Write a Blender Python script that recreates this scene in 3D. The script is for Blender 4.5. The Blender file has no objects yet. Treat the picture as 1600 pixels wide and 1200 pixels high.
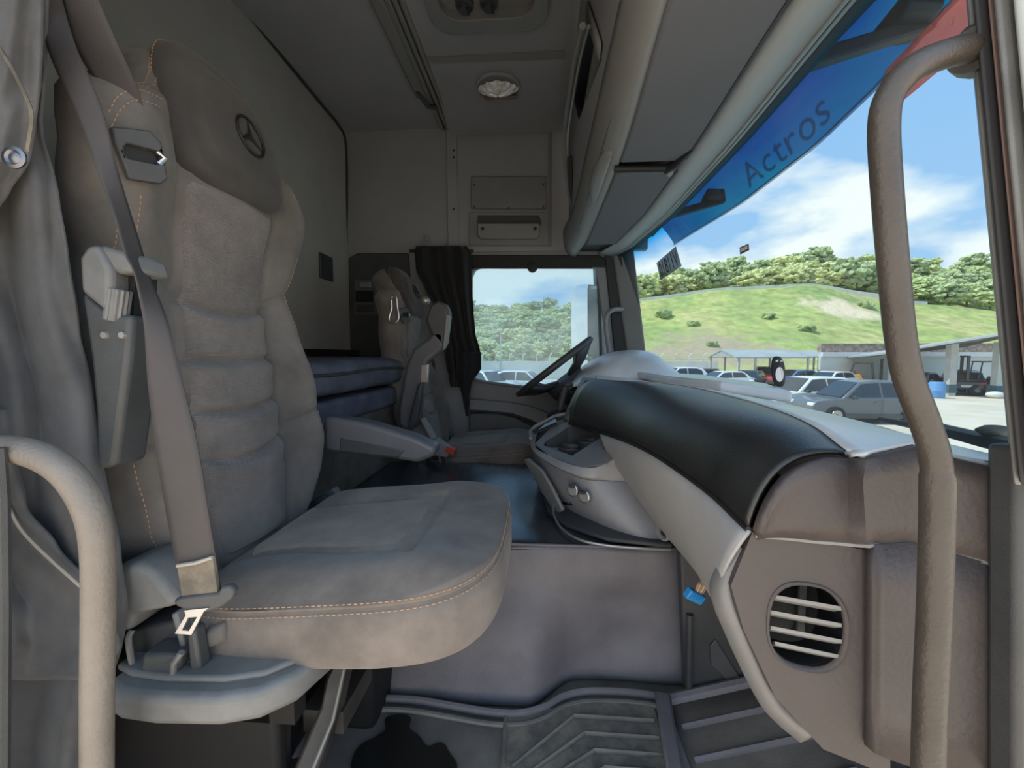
import bpy, bmesh, math, random
from mathutils import Vector as V, Matrix, noise
from mathutils.geometry import tessellate_polygon
S = bpy.context.scene
COL = S.collection
random.seed(7)
HCAM = 2.65                      # camera height above the yard; all coordinates below are relative to the camera
OFF = V((0, 0, HCAM))

# ------------------------------------------------------------------ camera, sky, sun, exposure
FPX = 650.0
YAW, PITCH = math.atan(45 / 650), math.atan(45 / 650)
cam_d = bpy.data.cameras.new('camera')
cam_d.sensor_width = 36
cam_d.lens = FPX / 1600 * 36
cam_d.clip_start = 0.02
cam_d.clip_end = 1500
cam = bpy.data.objects.new('camera', cam_d)
COL.objects.link(cam)
cam.location = OFF
cam.rotation_euler = (math.pi / 2 - PITCH, 0, YAW)
S.camera = cam
RIGHT = V((math.cos(YAW), math.sin(YAW), 0))
FWD = V((-math.sin(YAW) * math.cos(PITCH), math.cos(YAW) * math.cos(PITCH), -math.sin(PITCH)))
UP = RIGHT.cross(FWD)


def ray(px, py):
    return FWD + RIGHT * ((px - 800) / FPX) + UP * ((600 - py) / FPX)


def A(px, py, Y):                 # point on the sight line at real depth Y
    d = ray(px, py)
    return d * (Y / d.y)


def AZ(px, py, z):                # point on the sight line at height z
    d = ray(px, py)
    return d * (z / d.z)


S.view_settings.view_transform = 'Standard'
S.view_settings.look = 'None'
S.view_settings.gamma = 1
S.view_settings.use_curve_mapping = False
S.view_settings.exposure = 0.0
S.cycles.use_denoising = True
S.cycles.max_bounces = 10
S.cycles.diffuse_bounces = 6
S.cycles.transparent_max_bounces = 16
S.cycles.sample_clamp_indirect = 4.0

w = bpy.data.worlds.new('sky')
S.world = w
w.use_nodes = True
nt = w.node_tree
nt.nodes.clear()


def N(nt, t, **k):
    n = nt.nodes.new(t)
    for a, b in k.items():
        if a.startswith('i_'):
            n.inputs[a[2:].replace('_', ' ')].default_value = b
        else:
            setattr(n, a, b)
    return n


tc = N(nt, 'ShaderNodeTexCoord')
sep = N(nt, 'ShaderNodeSeparateXYZ')
nt.links.new(tc.outputs['Generated'], sep.inputs[0])
grad = N(nt, 'ShaderNodeValToRGB')
grad.color_ramp.elements[0].position = 0.0
grad.color_ramp.elements[0].color = (1.15, 1.5, 1.85, 1)
grad.color_ramp.elements[1].position = 0.65
grad.color_ramp.elements[1].color = (0.68, 1.25, 1.95, 1)
nt.links.new(sep.outputs[2], grad.inputs[0])
# puffy cloud layer
mp = N(nt, 'ShaderNodeMapping')
mp.inputs['Scale'].default_value = (2.8, 2.8, 6.0)
mp.inputs['Location'].default_value = (0.35, 1.1, 0.2)
nt.links.new(tc.outputs['Generated'], mp.inputs[0])
nz = N(nt, 'ShaderNodeTexNoise')
nz.inputs['Scale'].default_value = 1.0
nz.inputs['Detail'].default_value = 8
nz.inputs['Roughness'].default_value = 0.52
nt.links.new(mp.outputs[0], nz.inputs['Vector'])
# more cloud near the horizon
bias = N(nt, 'ShaderNodeMapRange')
bias.inputs['From Min'].default_value = 0.05
bias.inputs['From Max'].default_value = 0.42
bias.inputs['To Min'].default_value = 0.10
bias.inputs['To Max'].default_value = -0.05
nt.links.new(sep.outputs[2], bias.inputs[0])
ad = N(nt, 'ShaderNodeMath', operation='ADD')
nt.links.new(nz.outputs[0], ad.inputs[0])
nt.links.new(bias.outputs[0], ad.inputs[1])
cr = N(nt, 'ShaderNodeValToRGB')
cr.color_ramp.elements[0].position = 0.48
cr.color_ramp.elements[1].position = 0.60
nt.links.new(ad.outputs[0], cr.inputs[0])
mixc = N(nt, 'ShaderNodeMix', data_type='RGBA')
nt.links.new(cr.outputs[0], mixc.inputs[0])
nt.links.new(grad.outputs[0], mixc.inputs[6])
mixc.inputs[7].default_value = (2.75, 2.42, 2.08, 1)
bg = N(nt, 'ShaderNodeBackground')
bg.inputs['Strength'].default_value = 1.0
nt.links.new(mixc.outputs[2], bg.inputs[0])
wo = N(nt, 'ShaderNodeOutputWorld')
nt.links.new(bg.outputs[0], wo.inputs[0])

sun_d = bpy.data.lights.new('sun', 'SUN')
sun_d.energy = 9.5
sun_d.angle = 0.02
sun_d.color = (1, 0.86, 0.67)
sun = bpy.data.objects.new('sun', sun_d)
COL.objects.link(sun)
sun.rotation_euler = V((-0.55, 0.04, 0.83)).to_track_quat('Z', 'Y').to_euler()
sun.location = (0, 0, 30)

# ------------------------------------------------------------------ materials
M = {}


def mat(name, col, rough=0.6, bump=0.0, bscale=300.0, mott=0.0, mscale=6.0, col2=None, metal=0.0, spec=0.5, bkind='noise', sheen=0.0, coat=0.0):
    m = bpy.data.materials.new(name)
    m.use_nodes = True
    t = m.node_tree
    b = t.nodes['Principled BSDF']
    b.inputs['Base Color'].default_value = (*col, 1)
    b.inputs['Roughness'].default_value = rough
    b.inputs['Metallic'].default_value = metal
    b.inputs['Specular IOR Level'].default_value = spec
    b.inputs['Sheen Weight'].default_value = sheen
    b.inputs['Coat Weight'].default_value = coat
    b.inputs['Coat Roughness'].default_value = 0.28 if name in ('dash_top', 'lid_black') else 0.05
    tc = N(t, 'ShaderNodeTexCoord')
    if mott > 0 or col2:
        n = N(t, 'ShaderNodeTexNoise')
        n.inputs['Scale'].default_value = mscale
        n.inputs['Detail'].default_value = 6
        n.inputs['Roughness'].default_value = 0.62
        t.links.new(tc.outputs['Object'], n.inputs['Vector'])
        r = N(t, 'ShaderNodeValToRGB')
        c2 = col2 or tuple(min(1, c * (1 + mott)) for c in col)
        c1 = col if col2 else tuple(c * (1 - mott) for c in col)
        r.color_ramp.elements[0].position = 0.36
        r.color_ramp.elements[1].position = 0.66
        r.color_ramp.elements[0].color = (*c1, 1)
        r.color_ramp.elements[1].color = (*c2, 1)
        t.links.new(n.outputs[0], r.inputs[0])
        t.links.new(r.outputs[0], b.inputs['Base Color'])
        mr = N(t, 'ShaderNodeMapRange')
        mr.inputs['To Min'].default_value = max(0.03, rough - 0.08)
        mr.inputs['To Max'].default_value = min(1, rough + 0.10)
        t.links.new(n.outputs[0], mr.inputs[0])
        t.links.new(mr.outputs[0], b.inputs['Roughness'])
    if bump > 0:
        if bkind == 'noise':
            n2 = N(t, 'ShaderNodeTexNoise')
            n2.inputs['Scale'].default_value = bscale
            n2.inputs['Detail'].default_value = 3
            out = n2.outputs[0]
            t.links.new(tc.outputs['Object'], n2.inputs['Vector'])
        elif bkind == 'voronoi':
            n2 = N(t, 'ShaderNodeTexVoronoi')
            n2.inputs['Scale'].default_value = bscale
            out = n2.outputs[0]
            t.links.new(tc.outputs['Object'], n2.inputs['Vector'])
        else:
            n2 = N(t, 'ShaderNodeTexWave')
            n2.bands_direction = bkind
            n2.inputs['Scale'].default_value = bscale
            n2.inputs['Distortion'].default_value = 1.5
            n2.inputs['Detail'].default_value = 2
            n2.inputs['Detail Scale'].default_value = 3
            out = n2.outputs[0]
            t.links.new(tc.outputs['Object'], n2.inputs['Vector'])
        bn = N(t, 'ShaderNodeBump')
        bn.inputs['Strength'].default_value = bump
        bn.inputs['Distance'].default_value = 0.0015
        t.links.new(out, bn.inputs['Height'])
        t.links.new(bn.outputs[0], b.inputs['Normal'])
    M[name] = m
    return m


mat('seat_fabric', (0.140, 0.127, 0.117), 0.9, 0.3, 900, 0.28, 7, sheen=0.15)
mat('cushion_fabric', (0.172, 0.144, 0.124), 0.9, 0.3, 900, 0.34, 7, sheen=0.15)
mat('rib_fabric', (0.215, 0.193, 0.182), 0.92, 0.8, 130, 0.20, 8, bkind='Z', sheen=0.15)
mat('insert_fabric', (0.255, 0.214, 0.176), 0.92, 0.6, 130, 0.22, 8, bkind='X', sheen=0.15)
mat('head_fabric_shaded', (0.055, 0.050, 0.048), 0.9, 0.3, 900, 0.25, 7, sheen=0.12)  # seat fabric darkened, roof shade on the headrest put into the colour
mat('button_metal', (0.22, 0.22, 0.24), 0.42, metal=1.0)
mat('stitch', (0.46, 0.27, 0.15), 0.8)
mat('webbing', (0.064, 0.056, 0.055), 0.75, 0.3, 900, 0.08, 20)
mat('webbing_tan', (0.16, 0.135, 0.105), 0.8, 0.3, 900, 0.35, 30)
mat('webbing_edge', (0.36, 0.32, 0.27), 0.8)
mat('plastic_black', (0.045, 0.048, 0.052), 0.5, 0.25, 900, 0.15, 9)
mat('plastic_dark', (0.058, 0.061, 0.063), 0.48, 0.3, 900, 0.15, 8)
mat('plastic_base', (0.150, 0.150, 0.146), 0.48, 0.3, 900, 0.25, 8)
mat('plastic_grey', (0.20, 0.20, 0.205), 0.5, 0.2, 900, 0.08, 6)
mat('plastic_light', (0.225, 0.223, 0.217), 0.55, 0.15, 900, 0.06, 5)
mat('plastic_blue_grey', (0.112, 0.113, 0.122), 0.42, 0.2, 900, 0.10, 5)
mat('dash_leather', (0.062, 0.051, 0.050), 0.5, 0.5, 170, 0.10, 12)
mat('dash_top', (0.72, 0.71, 0.69), 0.34, 0.3, 300, 0.10, 8, spec=0.9, coat=0.4)  # sky glare on the dash is put into this pale base colour
mat('lid_black', (0.016, 0.015, 0.0145), 0.38, 0.5, 420, 0.4, 9, spec=0.6, coat=0.3)
mat('mat_vinyl', (0.148, 0.138, 0.150), 0.5, 0.5, 330, 0.18, 5)
mat('tunnel_vinyl', (0.040, 0.044, 0.052), 0.25, 0.2, 120, 0.3, 5, spec=1.0)
mat('floor_rubber', (0.155, 0.142, 0.128), 0.45, 0.4, 240, 0.25, 9)
mat('rubber_dusty', (0.11, 0.104, 0.095), 0.55, 0.4, 240, 0.5, 25, col2=(0.25, 0.22, 0.175))
mat('oil_stain', (0.014, 0.014, 0.013), 0.25)
mat('headliner', (0.29, 0.29, 0.305), 0.95, 0.3, 500, 0.06, 3)
mat('headliner_dark', (0.19, 0.19, 0.19), 0.95, 0.3, 500, 0.06, 3)
mat('wall_panel', (0.28, 0.285, 0.30), 0.9, 0.25, 500, 0.06, 3)
mat('back_panel', (0.34, 0.335, 0.325), 0.9, 0.3, 500, 0.06, 3)
mat('visor_panel', (0.115, 0.118, 0.130), 0.8, 0.25, 700, 0.04, 3)
mat('blind_strip', (0.33, 0.335, 0.325), 0.6, 0.1, 500)
mat('aluminium', (0.42, 0.41, 0.38), 0.4, metal=0.7)
mat('steel', (0.50, 0.50, 0.51), 0.38, metal=1.0)
mat('dark_steel', (0.040, 0.036, 0.033), 0.55, mott=0.4, mscale=20)
mat('grab_leather', (0.215, 0.185, 0.155), 0.5, 0.6, 260, 0.12, 14)
mat('grab_leather_dark', (0.060, 0.050, 0.042), 0.42, 0.6, 220, 0.14, 14)
mat('curtain_cloth', (0.092, 0.091, 0.094), 0.85, 0.3, 700, 0.35, 6, sheen=0.2)
mat('curtain_black', (0.012, 0.012, 0.014), 0.9, 0.3, 700, sheen=0.1)
mat('black', (0.008, 0.008, 0.009), 0.6)
mat('seal', (0.03, 0.03, 0.032), 0.7, 0.2, 200)
mat('seal_brown', (0.16, 0.105, 0.09), 0.6)
mat('body_paint', (0.36, 0.36, 0.33), 0.4, 0, 1, 0.08, 4)
mat('mattress_cloth', (0.075, 0.085, 0.115), 0.95, 0.4, 400, 0.3, 9)
mat('wood_dirty', (0.10, 0.088, 0.07), 0.8, 0.3, 90, 0.4, 8)
mat('blue_plastic', (0.03, 0.26, 0.62), 0.4)
mat('cream_wire', (0.6, 0.48, 0.36), 0.6)
mat('white_paint', (0.72, 0.72, 0.70), 0.6, mott=0.08)
mat('mirror_face', (0.9, 0.9, 0.9), 0.03, metal=1.0)
mat('chrome_fob', (0.85, 0.78, 0.80), 0.2, metal=0.4)
mat('concrete', (0.64, 0.55, 0.435), 0.95, mott=0.12, mscale=0.35)
mat('wall_white', (0.70, 0.70, 0.66), 0.95, mott=0.10, mscale=0.8)
mat('roof_sheet', (0.38, 0.40, 0.41), 0.6, mott=0.12, mscale=0.6)
mat('shed_wall', (0.58, 0.62, 0.60), 0.9, mott=0.05, mscale=0.8)
mat('pillar_concrete', (0.50, 0.50, 0.47), 0.9, mott=0.08, mscale=2)
mat('roof_underside', (0.10, 0.10, 0.10), 0.9, mott=0.3, mscale=1)
mat('clay_tile', (0.33, 0.25, 0.20), 0.9, mott=0.5, mscale=3)
mat('car_grey', (0.13, 0.145, 0.165), 0.3, metal=0.2, coat=0.4)
mat('pedestal_dark', (0.006, 0.005, 0.005), 0.75, 0.2, 200)
mat('knee_grey', (0.325, 0.320, 0.316), 0.5, 0.2, 900, 0.08, 6)
mat('strip_grey', (0.19, 0.186, 0.184), 0.45, 0.2, 900, 0.08, 6)
mat('console_grey', (0.245, 0.242, 0.255), 0.42, 0.2, 900, 0.10, 5)
mat('car_white', (0.75, 0.76, 0.77), 0.3, coat=0.6)
mat('car_red', (0.55, 0.06, 0.04), 0.3, coat=0.6)
mat('car_blue', (0.12, 0.22, 0.45), 0.3, coat=0.6)
mat('car_black', (0.035, 0.037, 0.04), 0.3, coat=0.6)
mat('car_glass', (0.02, 0.025, 0.03), 0.08, spec=0.8)
mat('bush_leaf', (0.30, 0.38, 0.17), 0.95, mott=0.3, mscale=0.8)
mat('tyre', (0.02, 0.02, 0.02), 0.85)
mat('orange_paint', (0.80, 0.33, 0.03), 0.45)
mat('lamp_red', (0.55, 0.03, 0.03), 0.3)
mat('barrel_blue', (0.12, 0.30, 0.60), 0.45)
mat('band_teal', (0.06, 0.13, 0.15), 0.8)
mat('stone', (0.17, 0.145, 0.105), 0.9, mott=0.4, mscale=20)
mat('bark', (0.20, 0.15, 0.10), 0.95)
mat('leaf_a', (0.52, 0.58, 0.27), 0.95, mott=0.28, mscale=0.55)
mat('leaf_b', (0.62, 0.63, 0.30), 0.95, mott=0.28, mscale=0.6)
mat('leaf_c', (0.42, 0.49, 0.27), 0.95, mott=0.28, mscale=0.5)
mat('paper_white', (0.8, 0.8, 0.78), 0.8)
mat('letter_black', (0.012, 0.012, 0.015), 0.8)
mat('sticker_brown', (0.20, 0.12, 0.08), 0.7)
mat('display_blue', (0.03, 0.05, 0.08), 0.12)
mat('lamp_lens', (0.92, 0.89, 0.80), 0.25, metal=0.25, mott=0.25, mscale=60, coat=1.0)  # near white colour stands in for door light reflected by the clear lens
mat('red_plastic', (0.55, 0.05, 0.03), 0.4)


def glass(name, tint, gloss=0.05, haze=0.0, band=None, hazecol=(0.8, 0.82, 0.8)):
    m = bpy.data.materials.new(name)
    m.use_nodes = True
    t = m.node_tree
    t.nodes.clear()
    o = N(t, 'ShaderNodeOutputMaterial')
    tr = N(t, 'ShaderNodeBsdfTransparent')
    tr.inputs[0].default_value = (*tint, 1)
    gl = N(t, 'ShaderNodeBsdfGlossy')
    gl.inputs['Roughness'].default_value = 0.02
    mx = N(t, 'ShaderNodeMixShader')
    mx.inputs[0].default_value = gloss
    t.links.new(tr.outputs[0], mx.inputs[1])
    t.links.new(gl.outputs[0], mx.inputs[2])
    last = mx
    if band:
        g = N(t, 'ShaderNodeNewGeometry')
        sp = N(t, 'ShaderNodeSeparateXYZ')
        t.links.new(g.outputs['Position'], sp.inputs[0])
        mr = N(t, 'ShaderNodeMapRange')
        mr.inputs['From Min'].default_value = HCAM + band[0]
        mr.inputs['From Max'].default_value = HCAM + band[1]
        t.links.new(sp.outputs[2], mr.inputs[0])
        mc = N(t, 'ShaderNodeMix', data_type='RGBA')
        t.links.new(mr.outputs[0], mc.inputs[0])
        mc.inputs[6].default_value = (*tint, 1)
        mc.inputs[7].default_value = (*band[2], 1)
        t.links.new(mc.outputs[2], tr.inputs[0])
    if haze:
        df = N(t, 'ShaderNodeBsdfTranslucent')
        df.inputs[0].default_value = (*hazecol, 1)
        tc = N(t, 'ShaderNodeTexCoord')
        n = N(t, 'ShaderNodeTexNoise')
        n.inputs['Scale'].default_value = 3
        n.inputs['Detail'].default_value = 6
        t.links.new(tc.outputs['Object'], n.inputs['Vector'])
        mr2 = N(t, 'ShaderNodeMapRange')
        mr2.inputs['From Min'].default_value = 0.3
        mr2.inputs['From Max'].default_value = 0.75
        mr2.inputs['To Min'].default_value = haze * 0.3
        mr2.inputs['To Max'].default_value = haze * 1.5
        t.links.new(n.outputs[0], mr2.inputs[0])
        m2 = N(t, 'ShaderNodeMixShader')
        t.links.new(mr2.outputs[0], m2.inputs[0])
        t.links.new(mx.outputs[0], m2.inputs[1])
        t.links.new(df.outputs[0], m2.inputs[2])
        last = m2
    t.links.new(last.outputs[0], o.inputs[0])
    M[name] = m
    return m


glass('windscreen_glass', (0.33, 0.42, 0.48), 0.015, 0.022, band=(0.45, 0.55, (0.0, 0.20, 0.42)))
glass('door_glass', (0.46, 0.58, 0.66), 0.02, 0.14)
glass('blue_acrylic', (0.0, 0.17, 0.29), 0.02)
glass('blue_acrylic_edge', (0.45, 0.55, 0.62), 0.15)
glass('blue_emboss', (0.2, 0.30, 0.38), 0.05)
glass('red_film', (0.85, 0.42, 0.36), 0.02, 0.3, hazecol=(0.9, 0.5, 0.45))
glass('white_film', (0.9, 0.7, 0.65), 0.02, 0.5)
glass('label_film', (0.32, 0.34, 0.36), 0.02, 0.2, hazecol=(0.6, 0.62, 0.62))

# ------------------------------------------------------------------ mesh helpers
ROOT = {}


def sm(t):
    t = max(0.0, min(1.0, t))
    return t * t * (3 - 2 * t)


def key(ks, x):                    # smooth interpolation through (x, value) keys
    if x <= ks[0][0]:
        return ks[0][1]
    for (a, va), (b, vb) in zip(ks, ks[1:]):
        if x <= b:
            t = (x - a) / (b - a)
            return va + (vb - va) * (t * t * (3 - 2 * t) * 0.5 + t * 0.5)
    return ks[-1][1]


def lin(a, b, n):
    return [a + (b - a) * i / (n - 1) for i in range(n)]


def spline(pts, n=8, closed=False):    # Catmull-Rom
    pts = [V(p) for p in pts]
    out = []
    m = len(pts)
    segs = m if closed else m - 1
    for i in range(segs):
        if closed:
            p0, p1, p2, p3 = pts[(i - 1) % m], pts[i], pts[(i + 1) % m], pts[(i + 2) % m]
        else:
            p1, p2 = pts[i], pts[i + 1]
            p0 = pts[i - 1] if i else p1 * 2 - p2
            p3 = pts[i + 2] if i + 2 < m else p2 * 2 - p1
        for k in range(n):
            t = k / n
            out.append(0.5 * ((2 * p1) + (p2 - p0) * t + (2 * p0 - 5 * p1 + 4 * p2 - p3) * t * t + (3 * p1 - p0 - 3 * p2 + p3) * t ** 3))
    if not closed:
        out.append(pts[-1])
    return out


class MB:
    def __init__(s):
        s.v, s.f = [], []

    def add(s, vs, fs):
        n = len(s.v)
        s.v += [V(p) for p in vs]
        s.f += [tuple(i + n for i in f) for f in fs]
        return s

    def grid(s, rows, cu=False, cv=False, cap=False):
        nr, nc = len(rows), len(rows[0])
        vs = [p for r in rows for p in r]
        fs = []
        for i in range(nr if cv else nr - 1):
            for j in range(nc if cu else nc - 1):
                a, b = i * nc + j, i * nc + (j + 1) % nc
                c, d = ((i + 1) % nr) * nc + (j + 1) % nc, ((i + 1) % nr) * nc + j
                fs.append((a, b, c, d))
        if cap:
            fs.append(tuple(range(nc))[::-1])
            fs.append(tuple((nr - 1) * nc + j for j in range(nc)))
        return s.add(vs, fs)

    def tube(s, pts, r, n=10, cap=True, flat=1.0):
        pts = [V(p) for p in pts]
        rs = r if isinstance(r, (list, tuple)) else [r] * len(pts)
        rows = []
        ref = V((0, 0, 1))
        t0 = (pts[1] - pts[0]).normalized()
        if abs(t0.dot(ref)) > 0.9:
            ref = V((1, 0, 0))
        nrm = (ref - t0 * ref.dot(t0)).normalized()
        for i, p in enumerate(pts):
            t = (pts[min(i + 1, len(pts) - 1)] - pts[max(i - 1, 0)]).normalized()
            nrm = (nrm - t * nrm.dot(t)).normalized()
            bn = t.cross(nrm)
            rows.append([p + (nrm * math.cos(a) + bn * math.sin(a) * flat) * rs[i] for a in [2 * math.pi * k / n for k in range(n)]])
        return s.grid(rows, cu=True, cap=cap)

    def box(s, c, d, rot=None):
        c, d = V(c), V(d) / 2
        vs = []
        for x in (-1, 1):
            for y in (-1, 1):
                for z in (-1, 1):
                    p = V((x * d.x, y * d.y, z * d.z))
                    if rot:
                        p = rot @ p
                    vs.append(c + p)
        return s.add(vs, [(0, 1, 3, 2), (4, 6, 7, 5), (0, 4, 5, 1), (2, 3, 7, 6), (0, 2, 6, 4), (1, 5, 7, 3)])

    def span(s, a, b):
        a, b = V(a), V(b)
        return s.box((a + b) / 2, b - a)

    def prism(s, pts, vec):
        pts = [V(p) for p in pts]
        vec = V(vec)
        n = len(pts)
        return s.add(pts + [p + vec for p in pts], [tuple(range(n)), tuple(range(2 * n - 1, n - 1, -1))] + [(i, n + i, n + (i + 1) % n, (i + 1) % n) for i in range(n)])

    def holed(s, outer, holes, vec):    # flat polygon with holes, given as 3D points, extruded by vec
        vec = V(vec)
        loops = [[V(p) for p in outer]] + [[V(p) for p in h] for h in holes]
        tris = tessellate_polygon(loops)
        pts = [p for l in loops for p in l]
        n = len(pts)
        fs = [tuple(t) for t in tris] + [tuple(n + i for i in t[::-1]) for t in tris]
        k = 0
        for l in loops:
            m = len(l)
            fs += [(k + i, k + (i + 1) % m, n + k + (i + 1) % m, n + k + i) for i in range(m)]
            k += m
        return s.add(pts + [p + vec for p in pts], fs)

    def lathe(s, prof, c, axis, n=20, cap=True):   # prof: (radius, distance along axis)
        axis = V(axis).normalized()
        ref = V((0, 0, 1)) if abs(axis.z) < 0.9 else V((1, 0, 0))
        u = (ref - axis * ref.dot(axis)).normalized()
        v = axis.cross(u)
        c = V(c)
        rows = [[c + axis * h + (u * math.cos(a) + v * math.sin(a)) * r for a in [2 * math.pi * k / n for k in range(n)]] for r, h in prof]
        return s.grid(rows, cu=True, cap=cap)

    def ico(s, c, r, sub=2, amp=0.0, fr=1.0, sq=(1, 1, 1)):
        bm = bmesh.new()
        bmesh.ops.create_icosphere(bm, subdivisions=sub, radius=1)
        vs = []
        c = V(c)
        for v in bm.verts:
            p = V((v.co.x * r * sq[0], v.co.y * r * sq[1], v.co.z * r * sq[2]))
            if amp:
                p *= 1 + amp * noise.noise((p + c) * fr)
            vs.append(c + p)
        fs = [tuple(v.index for v in f.verts) for f in bm.faces]
        bm.free()
        return s.add(vs, fs)

    def obj(s, name, m, parent=None, base=None, smooth=40, bevel=0, seg=2, solid=0, sub=0, label=None, cat=None, group=None, kind=None):
        if parent is not None:
            L = ROOT[parent.name]
        elif base is not None:
            L = V(base)
        else:
            lo = [min(v[i] for v in s.v) for i in range(3)]
            hi = [max(v[i] for v in s.v) for i in range(3)]
            L = V(((lo[0] + hi[0]) / 2, (lo[1] + hi[1]) / 2, lo[2]))
        me = bpy.data.meshes.new(name)
        me.from_pydata([tuple(v - L) for v in s.v], [], s.f)
        bm = bmesh.new()
        bm.from_mesh(me)
        bmesh.ops.recalc_face_normals(bm, faces=bm.faces)
        bm.to_mesh(me)
        bm.free()
        if smooth:
            me.shade_smooth()
            if smooth < 180:
                me.set_sharp_from_angle(angle=math.radians(smooth))
        me.materials.append(M[m] if isinstance(m, str) else m)
        o = bpy.data.objects.new(name, me)
        COL.objects.link(o)
        if parent is not None:
            o.parent = parent
        else:
            o.location = L + OFF
        ROOT[o.name] = L
        if solid:
            q = o.modifiers.new('solid', 'SOLIDIFY')
            q.thickness = abs(solid)
            q.offset = -1 if solid > 0 else 1
        if bevel:
            q = o.modifiers.new('bevel', 'BEVEL')
            q.width = bevel
            q.segments = seg
            q.limit_method = 'ANGLE'
            q.angle_limit = math.radians(35)
            q.harden_normals = False
        if sub:
            q = o.modifiers.new('sub', 'SUBSURF')
            q.levels = q.render_levels = sub
        tag(o, label, cat, group, kind)
        return o


def tag(o, label=None, cat=None, group=None, kind=None):
    for k, v in (('label', label), ('category', cat), ('group', group), ('kind', kind)):
        if v:
            o[k] = v
    return o


def thing(name, label, cat, loc, group=None):
    o = bpy.data.objects.new(name, None)
    o.empty_display_size = 0.1
    COL.objects.link(o)
    o.location = V(loc) + OFF
    ROOT[o.name] = V(loc)
    return tag(o, label, cat, group)


def copy_tree(o, parent=None):
    c = o.copy()
    COL.objects.link(c)
    if parent:
        c.parent = parent
    for ch in [x for x in list(bpy.data.objects) if x.parent == o]:
        copy_tree(ch, c)
    return c


def text_mesh(body, size=1.0, extrude=0.0, bold=0.0):
    cu = bpy.data.curves.new('lettering', 'FONT')
    cu.body = body
    cu.size = size
    cu.extrude = extrude
    cu.offset = bold
    cu.resolution_u = 3
    o = bpy.data.objects.new('lettering', cu)
    COL.objects.link(o)
    me = bpy.data.meshes.new_from_object(o.evaluated_get(bpy.context.evaluated_depsgraph_get()))
    vs = [v.co.copy() for v in me.vertices]
    fs = [tuple(p.vertices) for p in me.polygons]
    bpy.data.objects.remove(o)
    bpy.data.curves.remove(cu)
    bpy.data.meshes.remove(me)
    return vs, fs


# ------------------------------------------------------------------ cab shell (structure)
YF, YN = 2.45, 0.36               # inner face of the driver door, plane of the open passenger door
ZC, ZT, ZFL = 1.30, -0.47, -0.80  # ceiling, engine tunnel top, footwell floor
XB = -1.14                        # back wall

MB().span((XB - 0.03, YN - 0.04, -0.84), (XB, YF + 0.06, ZC + 0.05)).obj('wall_back', 'back_panel', kind='structure')
MB().span((XB, YN - 0.04, ZC), (0.75, YF + 0.06, ZC + 0.04)).obj('ceiling', 'headliner', kind='structure')
MB().span((XB, YN - 0.02, -0.84), (0.75, YF + 0.04, ZFL)).obj('floor', 'floor_rubber', kind='structure')
# far side: upper wall, pillar behind the door
g = MB()
g.span((XB, YF, 0.60), (0.60, YF + 0.05, ZC))
g.span((XB, YF, -0.80), (-0.45, YF + 0.05, 0.60))
g.obj('wall_left', 'wall_panel', kind='structure')
# near side: header above the open door and the panel behind it
g = MB()
g.span((XB, YN - 0.04, 0.62), (0.55, YN, ZC))
g.span((XB, YN - 0.04, -0.80), (-0.62, YN, 0.62))
g.obj('wall_right', 'wall_panel', kind='structure')
# roof shell above the windscreen
MB().span((0.16, YN, 0.93), (0.66, YF, 0.96)).obj('trim_1', 'headliner_dark', kind='structure')

# seam of the back wall lining
def AX(px, py, x):
    d = ray(px, py)
    return d * (x / d.x)
p = [AX(352, -20, -1.13), AX(420, 62, -1.13), AX(500, 160, -1.13), AX(528, 194, -1.13)] + [A(540, 222, 2.43), A(542, 300, 2.43), A(541, 400, 2.43), A(539, 570, 2.43)]
MB().tube(spline(p, 6), 0.007, 8).obj('trim_2', 'seal', kind='structure')
# strip on the side wall under the rail
g = MB()
g.prism([A(698, 196, YF), A(714, 200, YF), A(718, 390, YF), A(701, 390, YF)], (0, -0.018, 0))
t = g.obj('trim_3', 'wall_panel', kind='structure', bevel=0.004)
for py in (235, 246, 327):
    MB().lathe([(0.006, 0), (0.006, 0.004)], A(709, py, YF - 0.018), (0, -1, 0), 8).obj('screw', 'black', t)

# ceiling rail with its drawn-back track
r = thing('curtain_rail', 'long grey aluminium curtain rail running across the cab ceiling', 'rail', (-0.535, 1.4, ZC))
g = MB()
for dx, wd in ((-0.028, 0.022), (0.0, 0.018), (0.024, 0.016)):
    g.span((-0.535 + dx - wd / 2, 0.40, ZC - 0.022), (-0.535 + dx + wd / 2, YF - 0.01, ZC))
g.obj('track', 'aluminium', r, bevel=0.003)
MB().span((-0.62, 1.5, ZC - 0.035), (-0.57, 2.12, ZC)).obj('side_batten', 'headliner_dark', r, bevel=0.008)
MB().tube([(-0.60, 2.06, ZC - 0.03), (-0.575, 2.16, ZC - 0.045), (-0.545, 2.2, ZC - 0.03)], 0.012, 8).obj('runner', 'plastic_dark', r)

# roof panel around the hatch with switches
r = thing('roof_console', 'dark grey ceiling console with two round knobs and a grille', 'console', (-0.15, 1.45, ZC))
def rtrap(x0, x1, y0, y1, rad, z, n=6):
    out = []
    for cx, cy, a0 in ((x1 - rad, y1 - rad, 0), (x0 + rad, y1 - rad, 90), (x0 + rad, y0 + rad, 180), (x1 - rad, y0 + rad, 270)):
        for k in range(n + 1):
            a = math.radians(a0 + 90 * k / n)
            out.append(V((cx + rad * math.cos(a), cy + rad * math.sin(a), z)))
    return out
MB().holed(rtrap(-0.42, 0.02, 0.7, 1.71, 0.09, ZC), [rtrap(-0.37, -0.03, 0.75, 1.64, 0.07, ZC)[::-1]], (0, 0, -0.045)).obj('rim', 'plastic_grey', r, bevel=0.008)
MB().prism(rtrap(-0.375, -0.025, 0.745, 1.645, 0.07, ZC), (0, 0, -0.012)).obj('face', 'headliner_dark', r)
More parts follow.
